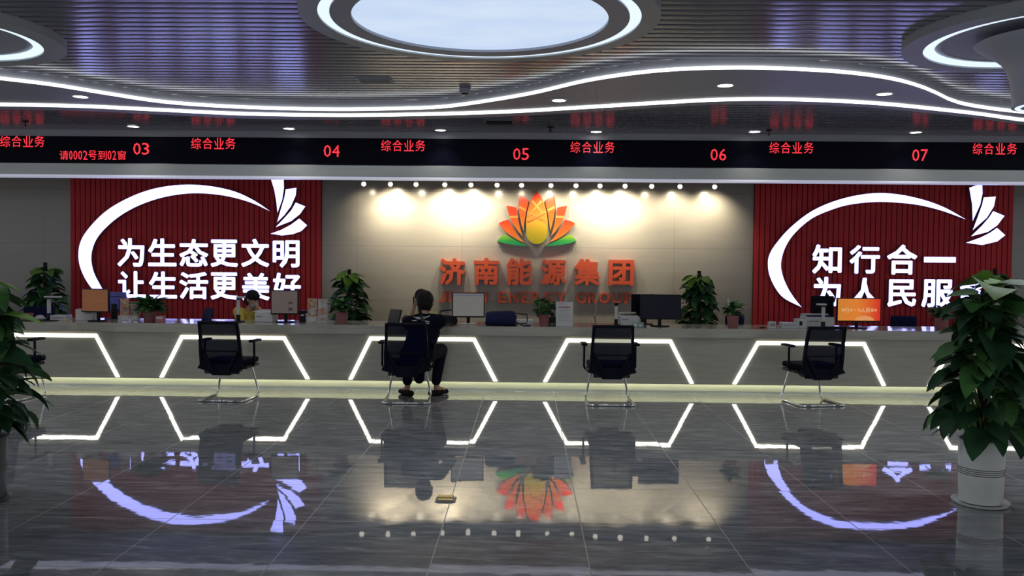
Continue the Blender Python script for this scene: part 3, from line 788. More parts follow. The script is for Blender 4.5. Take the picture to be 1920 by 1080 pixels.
# ---------------------------------------------------------------- visitor chairs
def make_chair(loc, rz, label):
    r = empty('visitor_chair', loc, label, 'chair', 'black mesh visitor chairs at the counter', rz)
    mb = MB()
    for s in (-1, 1):
        mb.tube([(s * 0.16, 0.16, 0.375), (s * 0.185, 0.20, 0.34), (s * 0.235, 0.25, 0.10), (s * 0.245, 0.25, 0.05), (s * 0.25, 0.235, 0.02), (s * 0.252, 0.20, 0.0125), (s * 0.262, -0.20, 0.0125),
                 (s * 0.258, -0.232, 0.0125), (s * 0.235, -0.25, 0.0125), (s * 0.05, -0.25, 0.0125)], 0.0125, 10)
    mb.tube([(-0.06, -0.25, 0.0125), (0.06, -0.25, 0.0125)], 0.0125, 10)
    o = mb.build('sled_base', M_CHROME, r, smooth='all'); o['label'] = 'bent chrome tube base'
    g = MB()
    for s in (-1, 1):
        g = MB(); g.tube([(s * 0.20, -0.25, 0.0135), (s * 0.15, -0.25, 0.0135)], 0.0165, 10); g.build('glide', M_GREYP, o, smooth=True)
    mb = MB(); mb.bbox(-0.245, 0.245, -0.20, 0.27, 0.40, 0.465, 0.03, seg=3); mb.build('seat', M_SEATF, r, smooth=True)
    mb = MB(); mb.bbox(-0.275, 0.275, -0.19, 0.20, 0.365, 0.399, 0.012)
    pl = [(-0.15, 0.366), (0.15, 0.366), (0.10, 0.300), (-0.10, 0.300)]
    mb.prism([(x, -0.20, z) for x, z in pl], (0, 0.30, 0))
    mb.build('seat_shell', M_CHAIRP, r, smooth=True)
    # backrest: curved side posts, top and bottom rails, mesh
    prof = [(0.31, -0.19, 0.235), (0.42, -0.205, 0.245), (0.55, -0.225, 0.245), (0.68, -0.245, 0.238), (0.80, -0.27, 0.232), (0.905, -0.30, 0.228)]
    mb = MB()
    for s in (-1, 1):
        mb.ribbon([Vector((s * (w - 0.033), y, z)) for z, y, w in prof[1:]], [Vector((s * w, y, z)) for z, y, w in prof[1:]], (0, -0.028, 0))
    z, y, w = prof[-1]; mb.bbox(-w, w, y - 0.030, y + 0.004, z - 0.03, z + 0.004, 0.010)
    mb.ribbon([Vector((-0.205, -0.229, 0.575)), Vector((0.205, -0.229, 0.575))], [Vector((-0.205, -0.227, 0.560)), Vector((0.205, -0.227, 0.560))], (0, -0.012, 0))
    mb.build('backrest_frame', M_CHAIRP, r, smooth=True)
    mb = MB()
    A = [Vector((-(w - 0.034), y - 0.012, z)) for z, y, w in prof]; B = [Vector(((w - 0.034), y - 0.012, z)) for z, y, w in prof]
    n = 8; vs = [a.lerp(b, i / n) + Vector((0, 0.030 * math.sin(math.pi * i / n), 0)) for a, b in zip(A, B) for i in range(n + 1)]
    mb.add(vs, [(j * (n + 1) + i, j * (n + 1) + i + 1, (j + 1) * (n + 1) + i + 1, (j + 1) * (n + 1) + i) for j in range(len(prof) - 1) for i in range(n)])
    mb.build('backrest_mesh', M_MESH, r, smooth='all')
    mb = MB()      # moulded lower back with its V shaped braces
    mb.prism([(x, -0.232, z) for x, z in ((-0.245, 0.42), (-0.245, 0.50), (-0.20, 0.575), (-0.11, 0.425), (0.11, 0.425), (0.20, 0.575), (0.245, 0.50), (0.245, 0.42), (0.275, 0.375), (0.16, 0.345), (0.10, 0.298), (-0.10, 0.298), (-0.16, 0.345), (-0.275, 0.375))], (0, 0.022, 0))
    for s in (-1, 1):
        mb.tube([(s * 0.205, -0.232, 0.59), (s * 0.165, -0.238, 0.50), (s * 0.115, -0.24, 0.41), (s * 0.085, -0.235, 0.34)], [0.012, 0.018, 0.020, 0.016], 8)
    mb.build('back_support', M_CHAIRP, r, smooth=True)
    for s in (-1, 1):
        mb = MB(); mb.tube([(s * 0.22, 0.0, 0.385), (s * 0.275, 0.0, 0.385), (s * 0.292, 0.0, 0.41), (s * 0.29, 0.0, 0.655)], 0.013, 8)
        o = mb.build('armrest_post', M_CHAIRP, r, smooth=True)
        mb = MB(); mb.bbox(s * 0.295 - 0.034, s * 0.295 + 0.034, -0.10, 0.14, 0.655, 0.685, 0.012); mb.build('armrest_pad', M_CHAIRP, o, smooth=True)
    return r


def chair_loc(px, py, rz):
    p = PZ(px, py, 0.0125); d = Matrix.Rotation(rz, 3, 'Z') @ Vector((0, -0.25, 0)); return (p.x - d.x, p.y - d.y, 0)


ch0 = make_chair(chair_loc(1147, 760, math.radians(1)), math.radians(1), 'black mesh visitor chair directly left of the dark switched off monitor')
for px, py, a, lb in ((413, 752, -4, 'black mesh visitor chair in front of the woman in yellow'), (761, 756, 3, 'black mesh visitor chair the man in black sits on'),
                      (1543, 761, 10, 'black mesh visitor chair turned slightly, in front of the white printer on the right'), (-8, 750, -6, 'black mesh visitor chair mostly hidden behind the left foreground plant')):
    copy_thing(ch0, chair_loc(px, py, math.radians(a)), math.radians(a), lb)

# ---------------------------------------------------------------- plants
def leaf(mb, base, az, pitch, L, Wd, droop, rnd, shape='heart', seg=7):
    prof = {'heart': [(0.0, 0.12), (0.04, 0.62), (0.16, 0.95), (0.34, 1.0), (0.55, 0.82), (0.78, 0.46), (0.93, 0.16), (1.0, 0.0)],
            'lance': [(0.0, 0.12), (0.10, 0.5), (0.28, 0.9), (0.45, 1.0), (0.62, 0.86), (0.80, 0.5), (0.93, 0.18), (1.0, 0.0)]}[shape]
    h = Vector((math.cos(az), math.sin(az), 0)); side = Vector((-h.y, h.x, 0)); roll = rnd.uniform(-0.5, 0.5)
    p = Vector(base); t0 = 0; rows = []
    fold = rnd.uniform(0.12, 0.3)
    for t, w in prof:
        a = pitch - droop * t; d = h * math.cos(a) + Vector((0, 0, math.sin(a)))
        p = p + d * (t - t0) * L; t0 = t
        nrm = side.cross(d) * -1
        if nrm.z < 0 and pitch > -1.2: nrm = -nrm
        s2 = side * math.cos(roll) + nrm * math.sin(roll); n2 = nrm * math.cos(roll) - side * math.sin(roll)
        ww = w * Wd / 2
        back = -d * (0.10 * L) if t < 0.1 and shape == 'heart' else Vector((0, 0, 0))
        rows.append([p + s2 * ww + n2 * ww * fold + back, p + s2 * ww * 0.5 + n2 * ww * fold * 0.35, p, p - s2 * ww * 0.5 + n2 * ww * fold * 0.35, p - s2 * ww + n2 * ww * fold + back])
    n = len(mb.v); mb.v += [tuple(v) for r in rows for v in r]
    for j in range(len(rows) - 1):
        for i in range(4):
            mb.f.append((n + j * 5 + i, n + j * 5 + i + 1, n + (j + 1) * 5 + i + 1, n + (j + 1) * 5 + i)); mb.mi.append(mb.cur)
    return mb


def pothos_pole(loc, label, group, z0, z1, rad, nleaf, L, seed, fresh=0.12, pole_top=None, top_r=0.6, extra=()):
    """climbing plant round a moss pole: foliage and stems from z0 to z1, leaves reaching out to rad"""
    rnd = random.Random(seed)
    r = empty('potted_plant', loc, label, 'plant', group)
    mb, st = MB(), MB()
    for i in range(nleaf):
        f = (i + rnd.random() * 0.8) / nleaf
        z = z0 + (z1 - z0) * f
        az = i * 2.399 + rnd.uniform(-0.4, 0.4)
        rr = rad(f) if callable(rad) else rad
        l = L * rnd.uniform(0.75, 1.12) * (1 if f > 0.15 else 0.9)
        reach = max(0.04, rr - l * 0.75) * rnd.uniform(0.55, 1.05)
        b = Vector((math.cos(az) * reach, math.sin(az) * reach, z + rnd.uniform(0.0, 0.06)))
        mb.cur = 2 if f > 1 - fresh else (1 if rnd.random() < 0.25 else 0)
        pitch = rnd.uniform(-0.25, 0.35) if f > 0.15 else rnd.uniform(-0.6, -0.1)
        leaf(mb, b, az + rnd.uniform(-0.35, 0.35), pitch, l, l * rnd.uniform(0.55, 0.72), rnd.uniform(0.5, 1.2), rnd)
        st.tube([(math.cos(az) * 0.03, math.sin(az) * 0.03, z - 0.10), (b.x * 0.55, b.y * 0.55, b.z - 0.01), b], [0.006, 0.005, 0.004], 5)
    for b, az, pitch, l, w, dr, c in extra:
        mb.cur = c; leaf(mb, b, az, pitch, l, w, dr, rnd)
        st.tube([(0, 0, b[2] - 0.15), (b[0] * 0.6, b[1] * 0.6, b[2] - 0.03), b], [0.006, 0.005, 0.004], 5)
    mb.build('foliage', [M_LEAF, M_LEAF2, M_LEAF3], r, smooth='all', fix=False)
    st.build('stems', M_STEM, r, smooth=True)
    mb = MB(); mb.lathe([(0.030, z0 - 0.15), (0.032, (z0 + z1) / 2), (0.028, pole_top if pole_top else z1 - 0.1)], 12); mb.build('moss_pole', M_MOSS, r)
    return r


def big_pot(r, mat_, h, rt, rb, saucer):
    mb = MB(); mb.lathe([(rb * 0.96, 0.018), (rb, 0.026), (rb + (rt - rb) * 0.5, h * 0.5), (rt, h - 0.02), (rt + 0.008, h - 0.012), (rt + 0.008, h), (rt - 0.008, h), (rt - 0.012, h - 0.04), (0.01, h - 0.045)], 48, cap=True)
    p = mb.build('pot', mat_, r, smooth=True)
    mb = MB()
    for k in range(4):
        z = h * 0.57 - k * 0.013; rr = rb + (rt - rb) * z / h
        mb.tube([(math.cos(a * math.pi / 24) * (rr + 0.001), math.sin(a * math.pi / 24) * (rr + 0.001), z) for a in range(48)], 0.0025, 6, closed=True)
    mb.build('pot_rings', M_POTLINE, p)
    mb = MB(); mb.lathe([(rt - 0.013, h - 0.05), (0.001, h - 0.035)], 32); mb.build('soil', M_SOIL, r)
    if saucer:
        mb = MB(); mb.lathe([(saucer - 0.03, 0.0), (saucer - 0.012, 0.004), (saucer, 0.022), (saucer - 0.004, 0.023), (saucer - 0.015, 0.009), (0.01, 0.008)], 48); mb.build('saucer', mat_, r, smooth=True)


def fg_rad(f): return 0.40 - 0.12 * f if f < 0.62 else 0.24
pr = PZ(1838, 944, 0)
ex = [((-0.05, -0.16, 1.46), -2.0, 0.30, 0.34, 0.27, 0.9, 2), ((-0.03, -0.02, 1.50), 3.5, 0.10, 0.30, 0.23, 0.6, 2), ((0.06, -0.08, 1.47), -0.5, 0.2, 0.33, 0.24, 0.8, 1), ((0.02, 0.03, 1.48), 0.1, 0.15, 0.26, 0.22, 0.5, 2),
      ((-0.05, -0.10, 1.36), 3.9, 0.15, 0.26, 0.22, 0.7, 1), ((0.06, -0.1, 1.33), -0.9, 0.05, 0.27, 0.24, 0.9, 1), ((-0.10, -0.04, 1.07), 3.4, -0.05, 0.32, 0.24, 0.5, 1), ((-0.03, -0.15, 1.12), -1.9, -0.1, 0.33, 0.25, 0.9, 0),
      ((0.1, -0.12, 1.15), -0.8, 0.0, 0.34, 0.26, 0.9, 0)]
r = pothos_pole(pr, 'tall climbing pothos in a white ringed pot at the right foreground', 'foreground potted plants', 0.47, 1.38, fg_rad, 135, 0.245, 11, 0.0, 1.40, extra=ex)
rt = 0.5 * 80 * mpp(pr); big_pot(r, M_POTW, 122 * mpp(pr), rt, 0.5 * 75 * mpp(pr), 0.5 * 100 * mpp(pr))
pl = PZ(-32, 938, 0)
r = pothos_pole(pl, 'tall climbing pothos cut off by the left edge of the foreground', 'foreground potted plants', 0.50, 1.35, lambda f: fg_rad(f) + 0.02, 125, 0.26, 29, 0.0, 1.38,
                extra=[((0.06, -0.10, 1.42), -0.25, 0.2, 0.33, 0.18, 0.6, 2), ((0.1, -0.06, 1.22), 0.15, 0.1, 0.34, 0.22, 0.5, 2), ((0.08, -0.1, 0.62), -0.2, -0.1, 0.36, 0.2, 0.3, 0), ((0.12, -0.1, 0.98), 0.1, 0.0, 0.3, 0.2, 0.6, 0)])
big_pot(r, M_POT_SHADED, 122 * mpp(pl), rt, 0.5 * 79 * mpp(pl), 0.5 * 96 * mpp(pl))
# tall plants behind the counter, against the wall
for px, ptop, seed, lb in ((85, 492, 3, 'tall dark leafy plant on a pole behind the counter, left of the left red panel'), (655, 505, 5, 'tall pothos on a pole against the wall just right of the left red panel'),
                           (1311, 508, 8, 'tall pothos on a pole against the wall right of the dark monitor'), (1866, 503, 13, 'tall pothos on a pole behind the counter, hidden by the right foreground plant')):
    Yb = YW - 0.75; c = PY(px, ptop, Yb)
    r = pothos_pole((c.x, Yb, 0), lb, 'tall plants behind the counter', 0.45, c.z - 0.10, lambda f: 0.42 - 0.17 * f, 120, 0.25, seed, 0.10, c.z)
    big_pot(r, M_POTW, 0.36, 0.17, 0.14, 0.19)


def small_plant(px, pyb, w, htop, style, label, seed, pot_w=21, pot_h=21, sm=M_POTR):
    c = at(px, pyb); s = mpp(c); rnd = random.Random(seed)
    r = empty('potted_plant', c, label, 'plant', 'small pot plants on the counter')
    hp, rp = pot_h * s, pot_w * s / 2
    mb = MB(); mb.lathe([(rp * 0.74, 0.0), (rp * 0.80, 0.012), (rp * 0.96, hp - 0.012), (rp, hp - 0.010), (rp, hp), (rp - 0.006, hp), (rp - 0.010, hp - 0.015)], 28); mb.build('pot', sm, r, smooth=True)
    mb = MB(); mb.lathe([(rp - 0.012, hp - 0.016), (0.002, hp - 0.012)], 20); mb.build('soil', M_SOIL, r)
    H, Rr = htop * s, w * s / 2
    mb, st = MB(), MB()
    n = {'fern': 150, 'lily': 55, 'pothos': 70}[style]
    for i in range(n):
        az = i * 2.399 + rnd.uniform(-0.3, 0.3); f = rnd.random()
        mb.cur = 1 if rnd.random() < 0.5 else 0
        if style == 'fern':
            l = Rr * rnd.uniform(0.65, 1.12)
            leaf(mb, (math.cos(az) * rp * 0.3, math.sin(az) * rp * 0.3, hp + rnd.uniform(0, H * 0.3)), az, rnd.uniform(0.3, 1.3), l, l * 0.20, rnd.uniform(0.7, 1.5), rnd, 'lance')
        elif style == 'lily':
            b = Vector((math.cos(az) * Rr * 0.25 * f, math.sin(az) * Rr * 0.25 * f, hp + H * 0.5 * rnd.random())); l = Rr * rnd.uniform(0.6, 0.95)
            leaf(mb, b, az, rnd.uniform(0.2, 1.2), l, l * 0.42, rnd.uniform(0.6, 1.4), rnd, 'lance')
            st.tube([(0, 0, hp - 0.01), b], [0.004, 0.003], 4)
        else:
            z = hp + H * 0.85 * f; rr = Rr * 0.55 * math.sqrt(max(0.05, 1 - (f - 0.35) ** 2 * 1.8)); b = Vector((math.cos(az) * rr, math.sin(az) * rr, z)); l = Rr * rnd.uniform(0.42, 0.62)
            leaf(mb, b, az, rnd.uniform(-0.2, 0.8), l, l * 0.72, rnd.uniform(0.6, 1.3), rnd)
            st.tube([(0, 0, hp - 0.01), b * 0.6 + Vector((0, 0, hp * 0.4)), b], [0.004, 0.003, 0.003], 4)
    mb.build('foliage', [M_LEAF, M_LEAF2], r, smooth='all', fix=False)
    if st.v: st.build('stems', M_STEM, r)
    return r


small_plant(281, 604, 78, 40, 'fern', 'low feathery fern in a brown pot beside the left brochure rack', 1, 26, 20)
lily = small_plant(641, 607, 54, 36, 'lily', 'peace lily with pale flowers in a pink pot before the tall wall plant', 2, 24, 22)
mb = MB(); rnd = random.Random(6)
for dx, dz in ((-0.14, 0.24), (0.12, 0.25), (0.15, 0.2), (-0.05, 0.30), (-0.16, 0.27)):
    leaf(mb, (dx, -0.06, dz), rnd.uniform(-2.5, -0.6), 0.7, 0.06, 0.035, 0.5, rnd, 'lance')
mb.build('flower', M_PAPER, lily, smooth='all', fix=False)
small_plant(1020, 611, 46, 34, 'pothos', 'bushy green pothos in a pink pot right of the navy bag', 3, 22, 22)
sp1 = small_plant(1374, 613, 48, 36, 'lily', 'leafy plant in a red pot with one pale upright spathe near the right red panel', 4, 23, 22)
mb = MB(); leaf(mb, (-0.06, 0, 0.26), 1.5, 1.5, 0.11, 0.03, 0.1, random.Random(3), 'lance'); mb.tube([(0, 0, 0.12), (-0.06, 0, 0.27)], 0.003, 4)
mb.build('flower', M_PAPER, sp1, smooth='all', fix=False)
small_plant(1765, 617, 54, 30, 'lily', 'leafy plant in a pink pot left of the right foreground plant', 5, 26, 22)

# ---------------------------------------------------------------- screens
M_SCR_GREY = glow('screen_grey', lin(112, 110, 108), 0.8, 'NONE'); M_SCR_BROWN = glow('screen_brown_grey', lin(86, 76, 72), 0.8, 'NONE')
M_SCR_DIM = glow('screen_dim_orange', lin(112, 66, 34), 0.8, 'NONE'); M_SCR_BAR = glow('screen_bar', lin(82, 84, 98), 1.0, 'NONE')
M_SCR_LINE = glow('screen_line', lin(96, 95, 94), 1.0, 'NONE'); M_SCR_DARK = glow('screen_dark_block', lin(40, 34, 34), 1.0, 'NONE')
M_SCR_TXT = glow('screen_cream', lin(240, 200, 150), 0.9, 'NONE'); M_SCR_TXT2 = glow('screen_dim_text', lin(120, 72, 38), 1.0, 'NONE')
M_SCR_OFF = mat('screen_off', (0.004, 0.006, 0.022), 0.35, ior=1.35)


def screen_orange():
    m = bpy.data.materials.new('screen_bright_orange'); N, L, B = nt(m)
    tc = N.new('ShaderNodeTexCoord'); sx = N.new('ShaderNodeSeparateXYZ'); L.new(tc.outputs['Object'], sx.inputs[0])
    mr = N.new('ShaderNodeMapRange'); mr.inputs[1].default_value = -0.26; mr.inputs[2].default_value = 0.26; L.new(sx.outputs[0], mr.inputs[0])
    rp = N.new('ShaderNodeValToRGB'); e = rp.color_ramp.elements; e[0].color = (*lin(198, 122, 40), 1); e[1].color = (*lin(205, 40, 24), 1)
    k = e.new(0.45); k.color = (*lin(216, 120, 38), 1); L.new(mr.outputs[0], rp.inputs[0]); L.new(rp.outputs[0], B.inputs['Emission Color']); B.inputs['Emission Strength'].default_value = 1.0
    B.inputs['Base Color'].default_value = (0.02, 0.02, 0.02, 1); m.cycles.emission_sampling = 'NONE'; return m


def monitor(px, py, w_px, h_px, bot_px, scr, label, turn=0, base_mat=None, deco=None, back=False, dy=0.0):
    c = at(px, py); c.y += dy; s = mpp(c); w, h = w_px * s, h_px * s; zb = (py - bot_px) * s
    r = empty('monitor', c, label, 'monitor', 'monitors on the counter', math.radians(turn))
    yb = 0.0
    mb = MB(); mb.bbox(-w / 2, w / 2, yb - 0.018, yb + 0.018, zb, zb + h, 0.006); ho = mb.build('housing', M_BLACK if not back else M_SIGNLIT_BACK, r, smooth=True)
    mb = MB(); b = 0.012; mb.box(-w / 2 + b, w / 2 - b, yb - 0.0195, yb - 0.0184, zb + b * 1.6, zb + h - b); sc = mb.build('screen', scr, r)
    mb = MB(); mb.tube([(0, 0.05, 0.012), (0, 0.05, zb + h * 0.35)], 0.022, 10); mb.box(-0.05, 0.05, 0.0182, 0.055, zb + h * 0.25, zb + h * 0.55); mb.build('stand', M_BLACK, r, smooth=True)
    mb = MB(); mb.lathe([(0.12, 0.0), (0.125, 0.006), (0.115, 0.013)], 32, c=(0, 0.04, 0), M=Matrix.Diagonal((1, 0.75, 1, 1))); mb.build('base', base_mat or M_BLACK, r, smooth=True)
    if deco: deco(r, sc, w, h, zb, yb - 0.0196)
    return r


def deco_text(r, sc, w, h, zb, y, tm, motif=True):
    mb = MB(); t = '知行合一为人民服务'; big = '行人民'
    x = -w * 0.40
    for i, ch in enumerate(t):
        k = 0.105 * w if ch in big else 0.07 * w
        z = zb + h * 0.50 - k * 0.5
        if ch == '一': put_glyph(mb, ch, 0.0, x + 0.003, x + k - 0.003, z + k * 0.45, z + k * 0.57, y, 0.001)
        else: put_glyph(mb, ch, 0.0, x + 0.002, x + k - 0.002, z, z + k, y, 0.001)
        x += k + (0.03 * w if i == 3 else 0.006 * w)
    mb.build('screen_text', [tm, tm], sc, fix=False)
    if motif:
        mb = MB()
        mb.prism([(w * (0.12 + 0.22 * math.cos(a * math.pi / 16)), y, zb + 0.02 + h * 0.20 * math.sin(a * math.pi / 16)) for a in range(17)], (0, -0.001, 0))
        mb.build('screen_motif', M_SCR_TXT2 if tm is M_SCR_TXT2 else glow('screen_motif', lin(225, 150, 90), 0.9, 'NONE'), sc)


monitor(177, 603, 57, 45, 586, M_SCR_DIM, 'tilted monitor with a dim orange screen at the left end of the counter', -9, deco=lambda *a: deco_text(*a, M_SCR_TXT2, False), dy=0.04)
def deco_grey(r, sc, w, h, zb, y):
    mb = MB(); mb.box(-w / 2 + 0.013, w / 2 - 0.013, y - 0.0005, y, zb + h * 0.86, zb + h * 0.92)
    mb.build('screen_toolbar', M_SCR_BAR, sc)
    mb = MB()
    for k in range(5): mb.box(-w * 0.22, w * (0.25 - 0.05 * (k % 3)), y - 0.0005, y, zb + h * (0.3 + k * 0.09), zb + h * (0.315 + k * 0.09))
    mb.build('screen_lines', M_SCR_LINE, sc)
def deco_brown(r, sc, w, h, zb, y):
    mb = MB(); mb.box(w * 0.14, w * 0.30, y - 0.0005, y, zb + h * 0.44, zb + h * 0.53); mb.box(w * 0.14, w * 0.30, y - 0.0005, y, zb + h * 0.16, zb + h * 0.29); mb.build('screen_blocks', M_SCR_DARK, sc)
monitor(534, 603, 52, 46, 588, M_SCR_BROWN, 'brownish grey lit monitor beside the woman in yellow', 1, deco=deco_brown)
monitor(878, 606, 61, 47, 593, M_SCR_GREY, 'lit grey monitor facing the man in black', 4, base_mat=M_WHITEP, deco=deco_grey)
monitor(1238, 612, 76, 47, 599, M_SCR_OFF, 'dark switched off monitor on a slim stand', 0)
monitor(1609, 613, 83, 45, 601, screen_orange(), 'bright orange monitor showing a slogan on the right half of the counter', 2, deco=lambda *a: deco_text(*a, M_SCR_TXT))
# staff monitors seen from behind
def staff_monitor(px, py, w, h, turn, m, label):
    c = PZ(px, py, ZT); c = PY(px, py, YF + 0.66); c.z = ZT; s = mpp(c)
    r = empty('monitor', c, label, 'monitor', 'staff monitors facing away', math.radians(turn))
    W2, H2 = w * s / 2, h * s
    mb = MB(); mb.bbox(-W2, W2, -0.02, 0.015, 0.10, 0.10 + H2, 0.008); mb.bbox(-W2 * 0.5, W2 * 0.5, -0.045, -0.0201, 0.12, 0.10 + H2 * 0.6, 0.012); mb.build('housing', m, r, smooth=True)
    mb = MB(); mb.box(-W2 + 0.01, W2 - 0.01, 0.0151, 0.016, 0.115, 0.09 + H2); mb.build('screen', M_SCR_OFF, r)
    mb = MB(); mb.bbox(-0.04, 0.04, -0.05, -0.03, 0.0, 0.2, 0.005); mb.bbox(-0.11, 0.11, -0.09, 0.09, 0.0, 0.012, 0.004); mb.build('stand', M_BLACK, r)
    if m is M_SIGNLIT_BACK:
        mb = MB(); mb.box(-W2 * 0.45, W2 * 0.6, -0.0215, -0.0201, 0.10 + H2 * 0.74, 0.10 + H2 * 0.78); mb.build('vent_slot', M_BLACK, r)
staff_monitor(218, 600, 40, 36, -8, M_SIGNLIT_BACK, 'staff monitor with painted-in blue sign glow on its back, partly behind the left orange monitor')
staff_monitor(1204, 606, 46, 42, 20, M_CHAIRP, 'dark staff monitor peeking out left of the switched off monitor')
staff_monitor(1541, 608, 40, 42, -18, M_CHAIRP, 'dark staff monitor behind the right document camera')

# tilted tablets behind the visitors' chairs
def tablet(px, pyb, w, h, m, label):
    c = at(px, pyb); s = mpp(c); H = h * s; W2 = w * s / 2
    r = empty('tablet', c, label, 'tablet', 'tilted rating tablets on the counter', math.radians(-28))
    M = Matrix.Rotation(math.radians(-20), 4, 'X')
    mb = MB(); mb.bbox(-W2, W2, -0.006, 0.012, 0.004, H, 0.005, M=M); mb.build('casing', M_BLACK, r, smooth=True)
    mb = MB(); mb.box(-W2 + 0.008, W2 - 0.008, -0.0075, -0.0062, 0.014, H - 0.010, M=M); mb.build('screen', m, r)
    mb = MB(); mb.bbox(-0.04, 0.04, -0.01, 0.13, 0.0, 0.010, 0.003); mb.tube([(0, 0.10, 0.008), (0, 0.045, H * 0.55)], 0.008, 8); mb.build('stand', M_BLACK, r)
M_TAB = mat('tablet_glass', (0.008, 0.012, 0.06), 0.12); M_TABD = mat('tablet_glass_dark', (0.012, 0.011, 0.014), 0.2)
tablet(385, 606, 24, 30, M_TAB, 'tilted blue black tablet left of the woman in yellow')
tablet(737, 607, 26, 28, M_TABD, 'tilted black tablet left of the man in black')

# document cameras
def doc_camera(px, pyb, top, arm, label, arm_c=M_GREYP):
    c = at(px, pyb); s = mpp(c); H = (pyb - top) * s
    r = empty('document_camera', c, label, 'document camera', 'document cameras on the counter')
    mb = MB(); mb.bbox(-0.055, 0.055, -0.05, 0.10, 0.0, 0.014, 0.004); mb.build('base', M_BLACK, r)
    mb = MB(); mb.bbox(-0.022, 0.022, -0.02, 0.02, 0.0141, H * 0.30, 0.005); mb.build('lower_post', M_BLACK, r)
    mb = MB(); mb.bbox(-0.019, 0.019, -0.016, 0.016, H * 0.301, H * 0.90, 0.004); mb.build('post', M_WHITEP, r)
    mb = MB(); mb.bbox(-0.02, 0.02, -0.02, 0.02, H * 0.901, H * 0.97, 0.004); mb.build('hinge', M_BLACK, r)
    x0, x1 = arm[0] * s, arm[1] * s
    mb = MB(); mb.bbox(x0, x1, -0.05, 0.02, H * 0.971, H * 1.0 + 0.012, 0.004); mb.build('camera_arm', arm_c, r)
doc_camera(92, 600, 556, (-6, 24), 'document camera with a long white arm at the left end of the counter', M_WHITEP)
doc_camera(447, 604, 557, (-2, 13), 'document camera with a short white arm left of the woman in yellow', M_WHITEP)
doc_camera(1155, 609, 567, (-4, 4), 'slim white document camera left of the switched off monitor', M_BLACK)
doc_camera(1543, 617, 571, (-13, 4), 'document camera with its arm to the left, before the right printer', M_WHITEP)

# printers and boxes
def printer(px, pyb, w, h, label, tray=M_BLACK, dy=0.1):
    c = at(px, pyb); c.y = min(c.y + dy, YF + 0.40); s = mpp(c); W2, H = w * s / 2, h * s
    r = empty('printer', c, label, 'printer')
    mb = MB(); mb.bbox(-W2, W2, -0.10, 0.16, 0.0, H * 0.82, 0.012); mb.build('body', M_WHITEP, r, smooth=True)
    mb = MB(); mb.prism([(x, y, H * 0.821) for x, y in ((-W2 * 0.85, -0.08), (W2 * 0.95, -0.08), (W2 * 0.8, 0.13), (-W2 * 0.6, 0.13))], (0, 0, 0.012)); mb.build('output_tray', tray, r)
    mb = MB(); mb.bbox(-W2 * 0.95, W2 * 0.95, 0.10, 0.158, H * 0.8335 , H, 0.006); mb.build('rear_cover', M_WHITEP, r, smooth=True)
    mb = MB(); mb.box(-W2 * 0.8, -W2 * 0.1, -0.1015, -0.1002, H * 0.45, H * 0.53); mb.build('slot', M_GREYP, r)
printer(1180, 608, 34, 24, 'small white printer with a black tray left of the switched off monitor')
printer(1538, 611, 53, 25, 'larger white printer with a navy rimmed tray behind the right visitor chair', M_STAFFCH, 0.2)
printer(494, 603, 34, 22, 'white printer with papers between the woman in yellow and her monitor', M_PAPER)


def box_thing(name, px, pyb, w, h, d, m, label, cat, detail=None, dname='panel', dm=None, turn=0, dy=0.0):
    c = at(px, pyb); c.y += dy; s = mpp(c); W2, H = w * s / 2, h * s
    r = empty(name, c, label, cat, None, math.radians(turn))
    mb = MB(); mb.bbox(-W2, W2, -d / 2, d / 2, 0, H, min(0.006, H * 0.3)); mb.build('body', m, r, smooth=True)
    if detail:
        mb = MB()
        for x0, x1, z0, z1 in detail: mb.box(x0 * W2, x1 * W2, -d / 2 - 0.002, -d / 2 - 0.0003, z0 * H, z1 * H)
        mb.build(dname, dm, r)
    return r


box_thing('card_reader', 115, 599, 30, 10, 0.16, M_WHITEP, 'low white device beside the left document camera', 'card reader', [(-0.8, 0.8, 0.45, 0.6)], 'slot', M_GREYP)
box_thing('paper_tray', 146, 603, 33, 22, 0.10, M_PAPER, 'pale grey paper holder left of the dim orange monitor', 'paper holder', [(0.1, 0.9, 0.62, 0.98)], 'dark_cutout', M_GREYP, dy=0.20)
box_thing('stamp', 126, 602, 8, 4, 0.04, M_LIME, 'small yellow green stamp pad on the counter at the left', 'stamp', [(-0.8, 0.8, 0.4, 0.6)], 'label_band', M_PAPER)
box_thing('desk_mat', 68, 602, 66, 1.2, 0.22, M_BLACK, 'dark flat mat at the left end of the counter', 'mat', dy=0.08)
box_thing('tissue_box', 52, 598, 15, 13, 0.09, mat('tissue_box_orange', (0.32, 0.10, 0.05), 0.6), 'small orange tissue box at the left end of the counter', 'box', [(-0.7, 0.7, 0.3, 0.8)], 'pale_panel', M_PAPER)
c = at(73, 600); mb = MB(); s = mpp(c)
mb.sphere((0, 0, 0.0), 10 * s, (1, 0.7, 0.85), 16, 10); mb.v = [(x, y, max(z, 0) + 0.008) for x, y, z in mb.v]
o = mb.build('computer_mouse', M_WHITEP, smooth='all'); o.location = (c.x, c.y + 0.02, c.z); tag(o, 'pale rounded mouse on the dark mat at the left end', 'mouse')
box_thing('snack_box', 301, 606, 15, 13, 0.08, mat('pink_box', (0.45, 0.16, 0.18), 0.5), 'small pink box right of the feathery fern', 'box', [(-0.8, 0.8, 0.55, 0.9)], 'white_panel', M_PAPER)
box_thing('label_printer', 569, 602, 20, 22, 0.14, M_BLACK, 'black device with white marks right of the brownish monitor', 'label printer', [(-0.7, -0.1, 0.55, 0.68), (0.2, 0.6, 0.6, 0.75), (0.3, 0.7, 0.3, 0.45)], 'white_marks', M_PAPER, dy=0.12)
